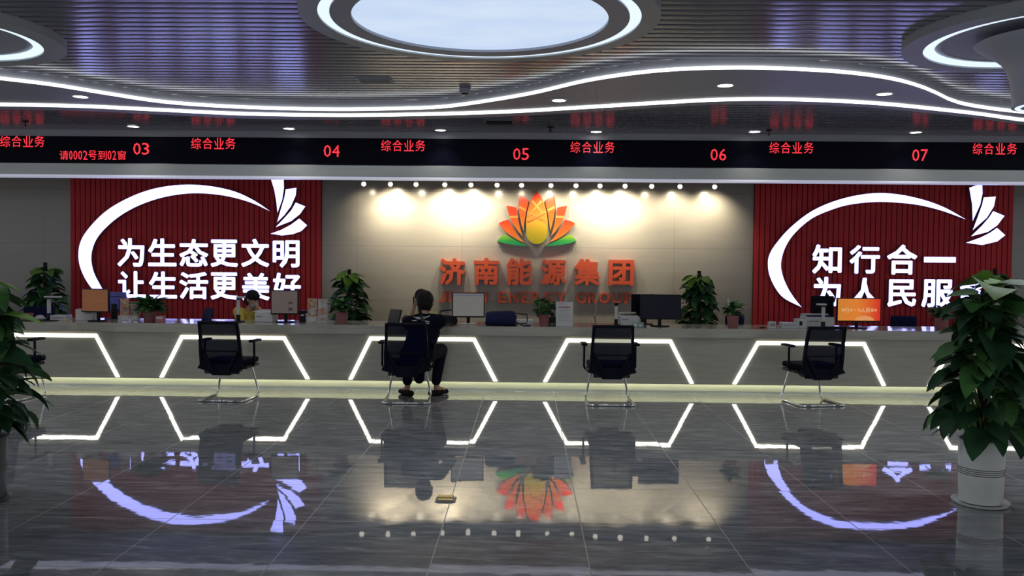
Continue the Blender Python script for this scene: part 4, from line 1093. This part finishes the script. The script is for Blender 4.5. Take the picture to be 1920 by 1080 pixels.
box_thing('phone_stand', 1036, 611, 13, 17, 0.04, M_BLACK, 'small black stand between the bushy pothos and the paper notice', 'stand', [(-0.7, 0.7, 0.1, 0.25)], 'foot_plate', M_GREYP, dy=0.04)
box_thing('keypad', 1196, 615, 22, 10, 0.08, mat('teal_grey_plastic', (0.22, 0.33, 0.35), 0.4), 'pale teal keypad left of the switched off monitor', 'keypad', [(-0.8, -0.1, 0.2, 0.85), (0.2, 0.7, 0.3, 0.7)], 'keys', M_PAPER, -8)
box_thing('desk_calendar', 1447, 616, 14, 13, 0.05, M_WHITEP, 'small white desk calendar left of the white telephone', 'calendar', [(-0.6, -0.2, 0.35, 0.75), (-0.1, 0.25, 0.35, 0.75), (0.35, 0.7, 0.35, 0.75)], 'printed_blocks', M_GREYP, 10)
box_thing('card_reader', 1477, 613, 28, 10, 0.15, M_WHITEP, 'low white box between the desk calendar and the white telephone', 'card reader', [(-0.85, 0.85, 0.5, 0.62)], 'slot', M_GREYP)
tp = box_thing('telephone', 1500, 613, 18, 17, 0.14, M_WHITEP, 'white telephone left of the larger white printer', 'telephone', [(-0.5, 0.1, 0.3, 0.75)], 'display', M_BLACK)
box_thing('document_tray', 834, 606, 26, 9, 0.2, M_GREYP, 'grey document tray left of the lit grey monitor', 'tray', [(-0.9, 0.9, 0.35, 0.5)], 'slot', M_BLACK, dy=0.15)
c = at(836, 606); r = empty('wire_rack', (c.x, c.y + 0.33, c.z), 'black wire rack between the man in black and the grey monitor', 'rack'); s = mpp(c)
for zz, nm in ((9, 'lower_tier'), (22, 'upper_tier')):
    z = zz * s; w = 15 * s; mb = MB(); mb.tube([(-w, -0.08, z), (w, -0.08, z + 0.02), (w, 0.08, z + 0.02), (-w, 0.08, z)], 0.005, 6, closed=True)
    for k in range(5): mb.tube([(-w + k * w / 2, -0.08, z + k * 0.005), (-w + k * w / 2, 0.08, z + k * 0.005)], 0.003, 5)
    mb.build(nm, M_BLACK, r)
mb = MB()
for sx2 in (-1, 1):
    for sy2 in (-1, 1): mb.tube([(sx2 * 15 * s, sy2 * 0.08, 0), (sx2 * 15 * s, sy2 * 0.08, 22 * s + (0.02 if sx2 > 0 else 0))], 0.005, 6)
mb.build('uprights', M_BLACK, r)
c = at(985, 608); mb = MB(); mb.bbox(-17 * s, 17 * s, -0.1, 0.1, 0, 8 * s, 0.004); o = mb.build('paper_stack', M_PAPER, smooth=True); o.location = (c.x, c.y + 0.2, c.z); tag(o, 'white stack of paper behind the navy bag', 'paper stack')
for px, py, w, lb in ((478, 583, 24, 'loose white sheet lying on the papers beside the woman in yellow'),):
    c = PZ(px, 582, ZT + 0.17); mb = MB(); mb.prism([(-0.11, -0.05, 0.0), (0.10, -0.05, 0.004), (0.13, 0.08, 0.02), (-0.06, 0.09, 0.012)], (0, 0, 0.004)); o = mb.build('paper_sheet', M_PAPER)
    o.location = PZ(497, 603, ZT) + Vector((-0.10, 0.18, 0.1150)); tag(o, lb, 'paper')
c = at(1117, 610); r = empty('pen', c, 'thin dark pen on a stand left of the third document camera', 'pen')
mb = MB(); mb.tube([(0, 0, 0.008), (-0.015, 0, 0.12)], [0.004, 0.006], 8); mb.build('barrel', M_BLACK, r, smooth=True)
mb = MB(); mb.lathe([(0.022, 0), (0.018, 0.0079)], 16); mb.build('stand', M_BLACK, r)
c = at(1430, 615); mb = MB(); mb.tube([(-0.04, 0, 0.006), (0.04, 0.02, 0.006)], 0.006, 8); o = mb.build('pen', M_BLACK, smooth=True); o.location = c; tag(o, 'dark pen lying left of the small desk calendar', 'pen')

# paper notice in a clear stand
c = at(1058, 613); s = mpp(c); W2, H = 16 * s, 47 * s
r = empty('notice_stand', c, 'white printed notice standing on the counter right of the bushy pothos', 'notice')
mb = MB(); mb.box(-W2, W2, -0.002, 0.002, 0.004, H); mb.build('sheet', M_PAPER, r)
mb = MB(); mb.box(-W2, W2, -0.05, 0.05, 0, 0.0035); mb.build('foot', M_ACRYL, r)
M_PINK = mat('notice_pink', (0.42, 0.16, 0.18), 0.7); M_TXT = mat('notice_text', (0.36, 0.36, 0.38), 0.7)
mb = MB(); mb.box(-W2 * 0.70, W2 * 0.62, -0.003, -0.0021, H * 0.76, H * 0.81); mb.box(-W2 * 0.65, W2 * 0.1, -0.003, -0.0021, H * 0.91, H * 0.93); mb.build('heading_bar', M_PINK, r)
mb = MB()
for k in range(10): mb.box(-W2 * 0.72, W2 * (0.6 - 0.25 * (k % 4 == 3)), -0.003, -0.0021, H * (0.70 - k * 0.055), H * (0.712 - k * 0.055))
mb.build('text_lines', M_TXT, r)

# brochure racks
def rack(px, pyb, w, h, cols, label):
    c = at(px, pyb); s = mpp(c); W2 = w * s / 2; H = h * s
    r = empty('brochure_rack', c, label, 'brochure rack', 'acrylic brochure racks')
    mb = MB(); mb.box(-W2, W2, 0.045, 0.049, 0, H * 0.75); mb.box(-W2, W2, -0.05, -0.047, 0, H * 0.30); mb.box(-W2, W2, -0.047, 0.045, 0, 0.004)
    for x in (-W2, -0.0015, W2 - 0.003): mb.box(x, x + 0.003, -0.0468, 0.0448, 0.0041, H * 0.3)
    mb.build('holder', M_ACRYL, r)
    for i, (m, top, pic) in enumerate(cols):
        x0 = -W2 + 0.008 + i * W2; x1 = x0 + W2 - 0.016
        mb = MB(); mb.box(x0, x1, 0.0, 0.008, 0.006, H * top); o = mb.build('brochure', m, r)
        mb = MB()
        mb.box(x0 + 0.01, x1 - 0.01, -0.0012, -0.0002, H * 0.10, H * 0.24); mb.cur = 1
        mb.prism([((x0 + x1) / 2 + (x1 - x0) * 0.34 * math.cos(a * 0.5236), -0.0002, H * 0.50 + H * 0.15 * math.sin(a * 0.5236)) for a in range(12)], (0, -0.001, 0))
        mb.build('cover_print', pic, o)
def broch(nm, col, c2, sc): 
    m = bpy.data.materials.new(nm); N, L, B = nt(m); tc = N.new('ShaderNodeTexCoord'); n = N.new('ShaderNodeTexNoise'); n.inputs['Scale'].default_value = sc; n.inputs['Detail'].default_value = 3
    rp = N.new('ShaderNodeValToRGB'); rp.color_ramp.elements[0].position = 0.42; rp.color_ramp.elements[1].position = 0.58
    rp.color_ramp.elements[0].color = (*col, 1); rp.color_ramp.elements[1].color = (*c2, 1); L.new(tc.outputs['Object'], n.inputs['Vector']); L.new(n.outputs['Fac'], rp.inputs[0]); L.new(rp.outputs[0], B.inputs['Base Color']); B.inputs['Roughness'].default_value = 0.4; return m
B1 = broch('brochure_orange', (0.42, 0.18, 0.09), (0.55, 0.42, 0.30), 26); B2 = broch('brochure_cream', (0.46, 0.34, 0.27), (0.28, 0.14, 0.11), 22); B3 = broch('brochure_white', (0.58, 0.56, 0.56), (0.42, 0.36, 0.34), 20); B4 = broch('brochure_red', (0.46, 0.10, 0.10), (0.55, 0.34, 0.28), 24)
rack(243, 605, 38, 46, [(B1, 0.98, [M_PAPER, B2]), (B2, 0.86, [M_PAPER, B3])], 'brochure rack with orange leaflets left of the feathery fern')
rack(595, 607, 40, 48, [(B1, 1.0, [M_PAPER, B3]), (B3, 0.97, [B4, B1])], 'brochure rack with white and orange leaflets left of the peace lily')

# navy bag lying on the counter
c = at(942, 611); s = mpp(c)
r = empty('bag', (c.x, c.y + 0.05, c.z), 'navy nylon bag lying on its side left of the bushy pothos', 'bag')
mb = MB(); prof = [(-31, 10), (-30, 12.0), (-24, 13.2), (-5, 13.4), (15, 13.6), (22, 13.2), (25, 11)]
vs = []; n = 20
for x, rr in prof:
    for i in range(n):
        a = 2 * math.pi * i / n; k = 0.72
        cy2, cz2 = math.copysign(abs(math.cos(a)) ** k, math.cos(a)), math.copysign(abs(math.sin(a)) ** k, math.sin(a))
        vs.append(Vector((x * s + 0.012 * math.sin(3 * a + x), rr * s * 0.95 * cy2, (rr * s) * (1 + cz2) - (0.01 if cz2 > 0.5 else 0) * math.sin(x * 0.3))))
fs = [(j * n + i, j * n + (i + 1) % n, (j + 1) * n + (i + 1) % n, (j + 1) * n + i) for j in range(len(prof) - 1) for i in range(n)] + [tuple(range(n)), tuple(range((len(prof) - 1) * n, len(prof) * n))]
zm = min(v.z for v in vs)
for v in vs: v.z -= zm
mb.add(vs, fs); mb.build('body', M_BAG, r, smooth=True)
mb = MB(); mb.tube([(24 * s, -0.05, 24 * s), (33 * s, -0.05, 23 * s), (46 * s, -0.05, 22 * s), (46.5 * s, -0.05, 12 * s), (46 * s, -0.05, 5 * s), (26 * s, -0.05, 4 * s)], 0.007, 7); mb.build('handle', M_BLACK, r, smooth=True)
mb = MB(); mb.tube([(25 * s, -0.06, 8 * s), (38 * s, -0.10, 1.2 * s), (50 * s, -0.11, 1.2 * s), (54 * s, -0.08, 2 * s), (44 * s, -0.07, 1.5 * s)], 0.006, 7); mb.build('strap', M_BLACK, r, smooth=True)
mb = MB(); mb.box(-12 * s, -5 * s, -0.04, -0.02, 26.6 * s - zm, 27.2 * s - zm); mb.build('patch', M_PAPER, r)

# staff chairs behind the counter
def staff_chair(px, py, Yc, w, turn, label):
    c = PY(px, py, Yc); z = c.z
    r = empty('office_chair', (c.x, Yc, 0), label, 'chair', 'staff chairs behind the counter', math.radians(turn))
    W2 = w / 2
    mb = MB(); mb.bbox(-W2, W2, -0.235, -0.19, 0.50, z, 0.03, seg=3); mb.build('backrest', M_STAFFCH, r, smooth=True)
    mb = MB(); mb.bbox(-0.24, 0.24, -0.22, 0.24, 0.42, 0.49, 0.03); mb.build('seat', M_STAFFCH, r, smooth=True)
    mb = MB(); mb.tube([(0, 0, 0.08), (0, 0, 0.42)], 0.03, 10); mb.box(-0.03, 0.03, -0.25, -0.1, 0.40, 0.42); mb.build('column', M_BLACK, r)
    for k in range(5):
        a = k * 2 * math.pi / 5; e = (0.28 * math.cos(a), 0.28 * math.sin(a), 0.055); mb = MB(); mb.tube([(0, 0, 0.10), e], [0.022, 0.015], 8)
        g = mb.build('leg', M_BLACK, r, smooth=True)
        mb = MB(); mb.sphere((e[0], e[1], 0.027), 0.027); mb.build('caster', M_BLACK, g, smooth='all')
YST = YF + 1.35
staff_chair(1699, 594, YST, 0.34, 165, 'navy office chair back behind the counter right of the bright orange monitor')
staff_chair(1394, 592, YST, 0.30, 200, 'navy office chair behind the red potted plant near the right red panel')
staff_chair(62, 576, YST, 0.42, 188, 'navy office chair behind the left end of the counter')

# floor socket
c = PZ(836, 937, 0); r = empty('floor_socket', c, 'brass floor socket with its lid open in the polished floor', 'floor socket')
mb = MB(); mb.bbox(-0.068, 0.068, -0.058, 0.058, 0.0, 0.006, 0.0025); mb.build('frame', M_GREYP, r)
mb = MB(); mb.bbox(-0.054, 0.050, -0.050, 0.0, 0.0062, 0.014, 0.002); mb.build('socket_plate', M_BRASS, r)
mb = MB(); mb.bbox(-0.054, 0.050, 0.002, 0.045, 0.0062, 0.022, 0.003); mb.build('lid', M_BRASS, r)


# ---------------------------------------------------------------- people
def blob(chains, extra=(), voxel=0.011, smooth=6):
    """one continuous surface grown round chains of (point, radius)"""
    mb = MB()
    for ch in chains:
        for (p, r0), (q, r1) in zip(ch[:-1], ch[1:]):
            p, q = Vector(p), Vector(q); n = max(2, int((q - p).length / (min(r0, r1) * 0.45)))
            for i in range(n + 1):
                t = i / n; mb.sphere(p.lerp(q, t), r0 + (r1 - r0) * t, n=12, m=8)
    for c, r0, sc in extra: mb.sphere(c, r0, sc, 16, 12)
    o = mb.build('blob', M_SKIN); m = o.modifiers.new('r', 'REMESH'); m.mode = 'VOXEL'; m.voxel_size = voxel
    m2 = o.modifiers.new('s', 'SMOOTH'); m2.factor = 0.5; m2.iterations = smooth
    bpy.context.view_layer.update()
    me = bpy.data.meshes.new_from_object(o.evaluated_get(bpy.context.evaluated_depsgraph_get()))
    old = o.data; bpy.data.objects.remove(o); bpy.data.meshes.remove(old)
    return me


def body_part(name, me, m, parent, label=None):
    me.materials.clear(); me.materials.append(m); me.polygons.foreach_set('use_smooth', [True] * len(me.polygons)); me.name = name
    o = bpy.data.objects.new(name, me); COL.objects.link(o); o.parent = parent
    if label: o['label'] = label
    return o


def hand_chains(wrist, d, up, s=1.0, curl=0.5, thumb=1):
    """palm and five fingers from a wrist, pointing along d, back of the hand towards up"""
    w, d, up = Vector(wrist), Vector(d).normalized(), Vector(up); up = (up - d * up.dot(d)).normalized(); sd = d.cross(up) * thumb
    ch = [[(w, 0.026 * s), (w + d * 0.03 * s, 0.025 * s)]]
    for k, (off, ln) in enumerate(((0.030, 0.072), (0.010, 0.080), (-0.010, 0.075), (-0.029, 0.060))):
        k0 = w + d * 0.085 * s + sd * off * s
        ch.append([(w + d * 0.02 * s + sd * off * 0.6 * s, 0.016 * s), (k0, 0.012 * s)])
        a = k0; dd = d
        for j in range(3):
            dd = (dd - up * curl * 0.55).normalized(); b = a + dd * ln * s * (0.45, 0.32, 0.23)[j]; ch.append([(a, (0.0095 - 0.001 * j) * s), (b, (0.0085 - 0.001 * j) * s)]); a = b
    t0 = w + d * 0.025 * s + sd * 0.024 * s; t1 = t0 + (d * 0.6 + sd * 0.75 - up * 0.15) * 0.045 * s; t2 = t1 + (d * 0.9 + sd * 0.3 - up * 0.3) * 0.034 * s
    ch += [[(t0, 0.015 * s), (t1, 0.011 * s)], [(t1, 0.011 * s), (t2, 0.009 * s)]]
    return ch


def head_extra(c, fwd, s=1.0, pitch=0.0):
    """skull, jaw, nose, ears, brow, chin about a head centre, face towards fwd"""
    c, f = Vector(c), Vector(fwd).normalized(); u = Vector((0, 0, 1)); u = (u - f * u.dot(f)).normalized(); sd = f.cross(u)
    E = [(c + u * 0.025 * s - f * 0.012 * s, 0.088 * s, (0.90, 1.0, 1.02)), (c - u * 0.035 * s + f * 0.022 * s, 0.068 * s, (0.95, 0.95, 1.15)), (c - u * 0.092 * s + f * 0.055 * s, 0.026 * s, (1.2, 1, 0.9)),
         (c - u * 0.018 * s + f * 0.092 * s, 0.014 * s, (0.9, 1.1, 1.2)), (c + u * 0.008 * s + f * 0.086 * s, 0.010 * s, (0.9, 1, 1.6)), (c - u * 0.052 * s + f * 0.080 * s, 0.016 * s, (1.5, 0.8, 0.7))]
    for k in (-1, 1):
        E.append((c - u * 0.005 * s - f * 0.008 * s + sd * k * 0.082 * s, 0.026 * s, (0.5, 0.8, 1.25)))
        E.append((c - u * 0.018 * s + f * 0.058 * s + sd * k * 0.038 * s, 0.026 * s, (1, 0.8, 1)))
    return E


# the seated man, seen from behind
mc = [o for o in COL.objects if o.get('label') == 'black mesh visitor chair the man in black sits on'][0].location
def mpt(px, py, Y): p = PY(px, py, Y); return Vector((p.x - mc.x, p.y - mc.y, p.z))
Yc = mc.y; yfr = YF - Yc
man = empty('person', (mc.x, mc.y, 0), 'man in a black jacket seated with his back to us, leaning on the counter', 'person')
head = mpt(797, 567, Yc + 0.42); neck = head + Vector((-0.005, -0.06, -0.13))
shL, shR = mpt(766, 606, Yc + 0.26), mpt(825, 602, Yc + 0.26)
chest = (shL + shR) / 2 + Vector((0, -0.03, -0.12)); pel = Vector((chest.x - 0.05, 0.0, 0.54))
ztop = ZT + 0.045
elR = Vector((mpt(848, 607, Yc + 0.50).x - 0.02, yfr + 0.02, ztop + 0.02)); haR = Vector((elR.x - 0.22, yfr + 0.18, ztop - 0.01))
elL = Vector((shL.x - 0.10, yfr + 0.02, ztop + 0.02)); haL = Vector((elL.x + 0.20, yfr + 0.18, ztop - 0.01))
hipL, hipR = pel + Vector((-0.10, 0.02, -0.01)), pel + Vector((0.10, 0.02, -0.01))
knR = mpt(827, 655, Yc + 0.40); knR.z = 0.54; knL = Vector((mpt(768, 660, Yc + 0.40).x, 0.42, 0.54))
anR = mpt(818, 722, Yc + 0.40); anR.z = 0.09; anL = mpt(764, 722, Yc + 0.36); anL.z = 0.09
toR = anR + Vector((0.11, 0.13, -0.06)); toL = anL + Vector((-0.09, 0.13, -0.06))
sk = [[(neck + Vector((0, -0.02, -0.05)), 0.058), (head + Vector((0, -0.02, -0.04)), 0.056)], [(neck, 0.06), (chest, 0.13)], [(chest, 0.13), (pel, 0.13)],
      [(shL, 0.05), (elL, 0.038)], [(elL, 0.038), (haL, 0.028)], [(shR, 0.05), (elR, 0.038)], [(elR, 0.038), (haR, 0.028)], [(chest, 0.1), (shL, 0.05)], [(chest, 0.1), (shR, 0.05)],
      [(hipL, 0.085), (knL, 0.055)], [(knL, 0.052), (anL, 0.034)], [(hipR, 0.085), (knR, 0.055)], [(knR, 0.052), (anR, 0.034)], [(anL, 0.034), (toL, 0.03)], [(anR, 0.034), (toR, 0.03)], [(pel, 0.12), (hipL, 0.085)], [(pel, 0.12), (hipR, 0.085)]]
sk += hand_chains(haR, (-0.75, 0.6, -0.05), (0, 0, 1), 1.0, 0.4, 1) + hand_chains(haL, (0.75, 0.6, -0.05), (0, 0, 1), 1.0, 0.4, -1)
body_part('body', blob(sk, head_extra(head, (0.05, 0.93, -0.32), 1.16), 0.009, 5), M_SKIN, man)
hr = head + Vector((0, -0.006, 0.0))
E = [(head + Vector((0, -0.012, 0.035)), 0.113, (0.93, 1.04, 1.0)), (head + Vector((0, -0.038, -0.01)), 0.098, (0.97, 0.92, 1.1)), (head + Vector((0, -0.052, -0.06)), 0.066, (1.15, 0.7, 0.9))]
body_part('hair', blob([], E, 0.008, 4), M_HAIR, man, 'short black hair')
jk = [[(neck + Vector((0, -0.03, -0.045)), 0.072), (chest + Vector((0, 0, 0.02)), 0.15)], [(chest, 0.155), (pel + Vector((0, 0, 0.02)), 0.165)], [(chest + Vector((0, 0, 0.04)), 0.13), (shL, 0.082)], [(chest + Vector((0, 0, 0.04)), 0.13), (shR, 0.082)],
      [(shL, 0.080), (elL, 0.062)], [(elL, 0.062), (haL - (haL - elL) * 0.06, 0.042)], [(shR, 0.080), (elR, 0.062)], [(elR, 0.062), (haR - (haR - elR) * 0.06, 0.042)], [(shL, 0.08), (neck + Vector((-0.03, -0.03, -0.05)), 0.06)], [(shR, 0.08), (neck + Vector((0.03, -0.03, -0.05)), 0.06)],
      [(chest + Vector((-0.06, 0, 0)), 0.13), (pel + Vector((-0.05, 0, 0.0)), 0.13)], [(chest + Vector((0.06, 0, 0)), 0.13), (pel + Vector((0.05, 0, 0.0)), 0.13)]]
jacket = body_part('jacket', blob(jk, (), 0.010, 5), M_JACKET, man, 'black jacket')
tr = [[(pel + Vector((0, 0, -0.01)), 0.15), (hipL, 0.10)], [(pel + Vector((0, 0, -0.01)), 0.15), (hipR, 0.10)], [(hipL, 0.105), (knL, 0.082)], [(hipR, 0.105), (knR, 0.082)], [(knL, 0.078), (anL + Vector((0, -0.01, 0.09)), 0.060)], [(knR, 0.078), (anR + Vector((0, -0.01, 0.09)), 0.060)]]
body_part('trousers', blob(tr, (), 0.010, 5), M_TROUSER, man, 'dark trousers')
for an, to in ((anL, toL), (anR, toR)):
    d = (to - an); d.z = 0; d.normalize()
    b = Vector((an.x, an.y, 0.036)); E = [(b - d * 0.07, 0.050, (1, 1, 0.75)), (b - d * 0.0, 0.052, (1, 1, 0.75)), (b + d * 0.07, 0.056, (1, 1, 0.7)), (b + d * 0.14, 0.048, (1, 1, 0.65))]
    body_part('slipper', blob([], E, 0.007, 3), M_SHOE, man, 'dark slipper')
# leaping white print across the back of the jacket (lies on the cloth)
def on_jacket(pts, name):
    dg = bpy.context.evaluated_depsgraph_get(); bpy.context.view_layer.update()
    o = jacket; loc = Vector((mc.x, mc.y, 0)); vs = []
    for x, y in pts:
        d = ray(x, y); org = Vector((0, 0, CAM_H)) - loc
        hit, p, nrm, _ = o.ray_cast(org, d.normalized())
        if not hit: p = org + d * ((Yc + 0.12) / d.y)
        vs.append(p - d.normalized() * 0.004)
    mb = MB(); mb.prism(vs, (0, -0.003, 0)); mb.build(name, M_PRINTW, jacket)
on_jacket([(774.5, 593), (780, 594.5), (785, 593.5), (789, 596.5), (786, 599), (780, 597)], 'back_print')
on_jacket([(788, 598), (794, 594), (801, 593.6), (806, 590.8), (805.4, 593.4), (799, 596), (792, 599)], 'back_print')
on_jacket([(773, 600.5), (781, 600), (781, 601.6), (773, 602)], 'back_print')
on_jacket([(797, 601), (805.5, 602.5), (805, 604.2), (797, 603)], 'back_print')
on_jacket([(799, 605), (805, 606), (804.5, 607.6), (799, 606.5)], 'back_print')
# cross body bag with its strap over his back
bg = empty('crossbody_bag', (mc.x, mc.y, 0), 'dark crossbody bag hanging below the seat of the man in black', 'bag')
bp_ = mpt(786, 708, Yc - 0.02)
body_part('pouch', blob([], [(bp_, 0.075, (0.85, 0.45, 0.95)), (bp_ + Vector((0.01, 0, 0.05)), 0.07, (0.8, 0.45, 0.9))], 0.008, 3), M_TROUSER, bg)
vs = []
for x, y in ((786, 578), (789, 588), (793, 600), (797, 612), (799, 630), (800, 650), (800, 670)):
    d = ray(x, y); org = Vector((0, 0, CAM_H)) - Vector((mc.x, mc.y, 0)); hit, p, n_, _ = jacket.ray_cast(org, d.normalized())
    yy = Yc + 0.10 if not hit else None
    p = p if hit else org + d * ((Yc + 0.05) / d.y); vs.append(p - d.normalized() * 0.008)
vs.append(Vector((0.30, -0.10, 0.50))); vs.append(bp_ + Vector((0.05, 0, 0.09)))
mb = MB(); mb.ribbon([p + Vector((-0.017, 0, 0)) for p in vs], [p + Vector((0.017, 0, 0)) for p in vs], (0, 0.004, 0)); mb.build('strap', mat('grey_webbing', (0.03, 0.03, 0.035), 0.7), bg)


# staff member facing him
def seated_staff(head, fwd, lean, shirt, label, hands, hair_long=False, mask=False, drop=0.0):
    base = Vector((head.x, head.y, 0)); r = empty('person', base, label, 'person'); h = head - base
    neck = h + Vector((0, 0, -0.125)) - Vector(lean) * 0.04; shc = neck + Vector((0, 0, -0.035 - drop)) - Vector(lean) * 0.05; pel = Vector((-lean[0] * 0.18, -lean[1] * 0.18, 0.52))
    f = Vector(fwd).normalized(); sd = Vector((-f.y, f.x, 0)).normalized()
    if abs(f.x) > 0.7: sd = Vector((0.5, 0.86, 0)).normalized()
    sw = 0.165 - drop * 0.3; sL, sR = shc + sd * sw, shc - sd * sw; chest = shc + Vector((0, 0, -0.14))
    sk = [[(neck + Vector((0, 0, -0.04)), 0.05), (h - Vector((0, 0, 0.04)), 0.05)], [(neck, 0.055), (chest, 0.11)], [(chest, 0.115), (pel, 0.12)], [(chest, 0.09), (sL, 0.048)], [(chest, 0.09), (sR, 0.048)]]
    sh = [[(neck + Vector((0, 0, -0.055)), 0.062), (chest, 0.135)], [(chest, 0.135), (pel, 0.15)], [(chest + Vector((0, 0, 0.05)), 0.11), (sL, 0.072)], [(chest + Vector((0, 0, 0.05)), 0.11), (sR, 0.072)]]
    lg = []
    for s, k in ((sL, 1), (sR, -1)):
        el, ha, hd, hu = hands[0 if k == 1 else 1]
        el, ha = Vector(el) + s, Vector(ha) + h
        sk += [[(s, 0.046), (el, 0.036)], [(el, 0.036), (ha, 0.026)]] + hand_chains(ha, hd, hu, 0.95, 0.6, k)
        sh += [[(s, 0.070), (s.lerp(el, 0.75), 0.055)]]
        hip = pel + sd * 0.10 * k; kn = hip + f * 0.40 + Vector((0, 0, -0.02)) if abs(f.x) < 0.7 else hip + Vector((0.24, -0.16, -0.02)); an = Vector((kn.x, kn.y, 0.08))
        sk += [[(hip, 0.085), (kn, 0.055)], [(kn, 0.052), (an, 0.034)], [(an, 0.034), (an + (kn - hip).normalized() * 0.12 + Vector((0, 0, -0.045)), 0.028)]]
        lg += [[(pel, 0.13), (hip, 0.10)], [(hip, 0.10), (kn, 0.075)], [(kn, 0.072), (an + Vector((0, 0, 0.03)), 0.055)]]
    body_part('body', blob(sk, head_extra(h, fwd), 0.009, 4), M_SKIN, r)
    body_part('shirt', blob(sh, (), 0.010, 4), shirt, r)
    body_part('trousers', blob(lg, (), 0.012, 4), M_TROUSER, r)
    u = (Vector((0, 0, 1)) - f * f.z).normalized()
    E = [(h + u * 0.042 - f * 0.020, 0.098, (0.98, 1.0, 0.95)), (h + u * 0.0 - f * 0.045, 0.088, (1, 1, 1.05))]
    if hair_long: E += [(h - f * 0.060 - u * 0.03, 0.07, (1, 1, 1.2)), (h - f * 0.085 - u * 0.01, 0.05, (1, 1, 1)), (h + f * 0.045 + u * 0.070, 0.045, (1.2, 1.2, 0.6))]
    body_part('hair', blob([], E, 0.008, 3), M_HAIR, r, 'black hair')
    s2 = f.cross(u)
    mb = MB()
    for k in (-1, 1): mb.sphere(h + u * 0.012 + f * 0.084 + s2 * 0.032 * k, 0.009, (1.2, 1.2, 0.7), 10, 6)
    mb.build('eyes', M_BLACK, r, smooth='all')
    if mask: body_part('mask', blob([], [(h - u * 0.045 + f * 0.048, 0.062, (0.95, 0.95, 0.9)), (h - u * 0.02 + f * 0.085, 0.022, (1, 1, 1))], 0.007, 3), M_MASK, r, 'pale blue surgical mask')
    return r, h


hs = PY(790, 560, YF + 1.25)
p1, h1 = seated_staff(hs, (0.1, -1, -0.12), (0, -1, 0), M_LIME, 'clerk in a pale lime shirt holding a phone, hidden behind the man in black',
             [((0.06, -0.22, -0.26), (0.10, -0.30, -0.34), (0, -0.6, 0.1), (1, 0, 0)), ((-0.08, -0.18, -0.22), (-0.085, -0.06, -0.11), (0.1, 0, 1), (-1, 0, 0))], drop=0.085)
ph = empty('mobile_phone', hs + Vector((-0.098, -0.055, -0.035)), 'dark mobile phone held to the ear of the clerk in lime', 'phone')
mb = MB(); mb.bbox(-0.006, 0.006, -0.035, 0.035, -0.07, 0.07, 0.004, M=Matrix.Rotation(0.25, 4, 'X')); mb.build('casing', M_BLACK, ph, smooth=True)
mb = MB(); mb.box(-0.0075, -0.0062, -0.018, 0.018, 0.02, 0.05, M=Matrix.Rotation(0.25, 4, 'X')); mb.build('pale_patch', M_PAPER, ph)
hw = PY(474, 562, YF + 1.2)
seated_staff(hw, (0.85, -0.45, -0.28), (0.9, -0.3, 0), M_YELLOW, 'woman in a yellow shirt and face mask resting her chin on her hand', 
             [((0.20, -0.08, -0.20), (0.105, -0.10, -0.16), (-0.2, 0.1, 1), (1, -0.3, 0)), ((0.14, -0.22, -0.22), (0.26, -0.34, -0.32), (0.9, -0.2, 0), (0, 0, 1))], True, True)
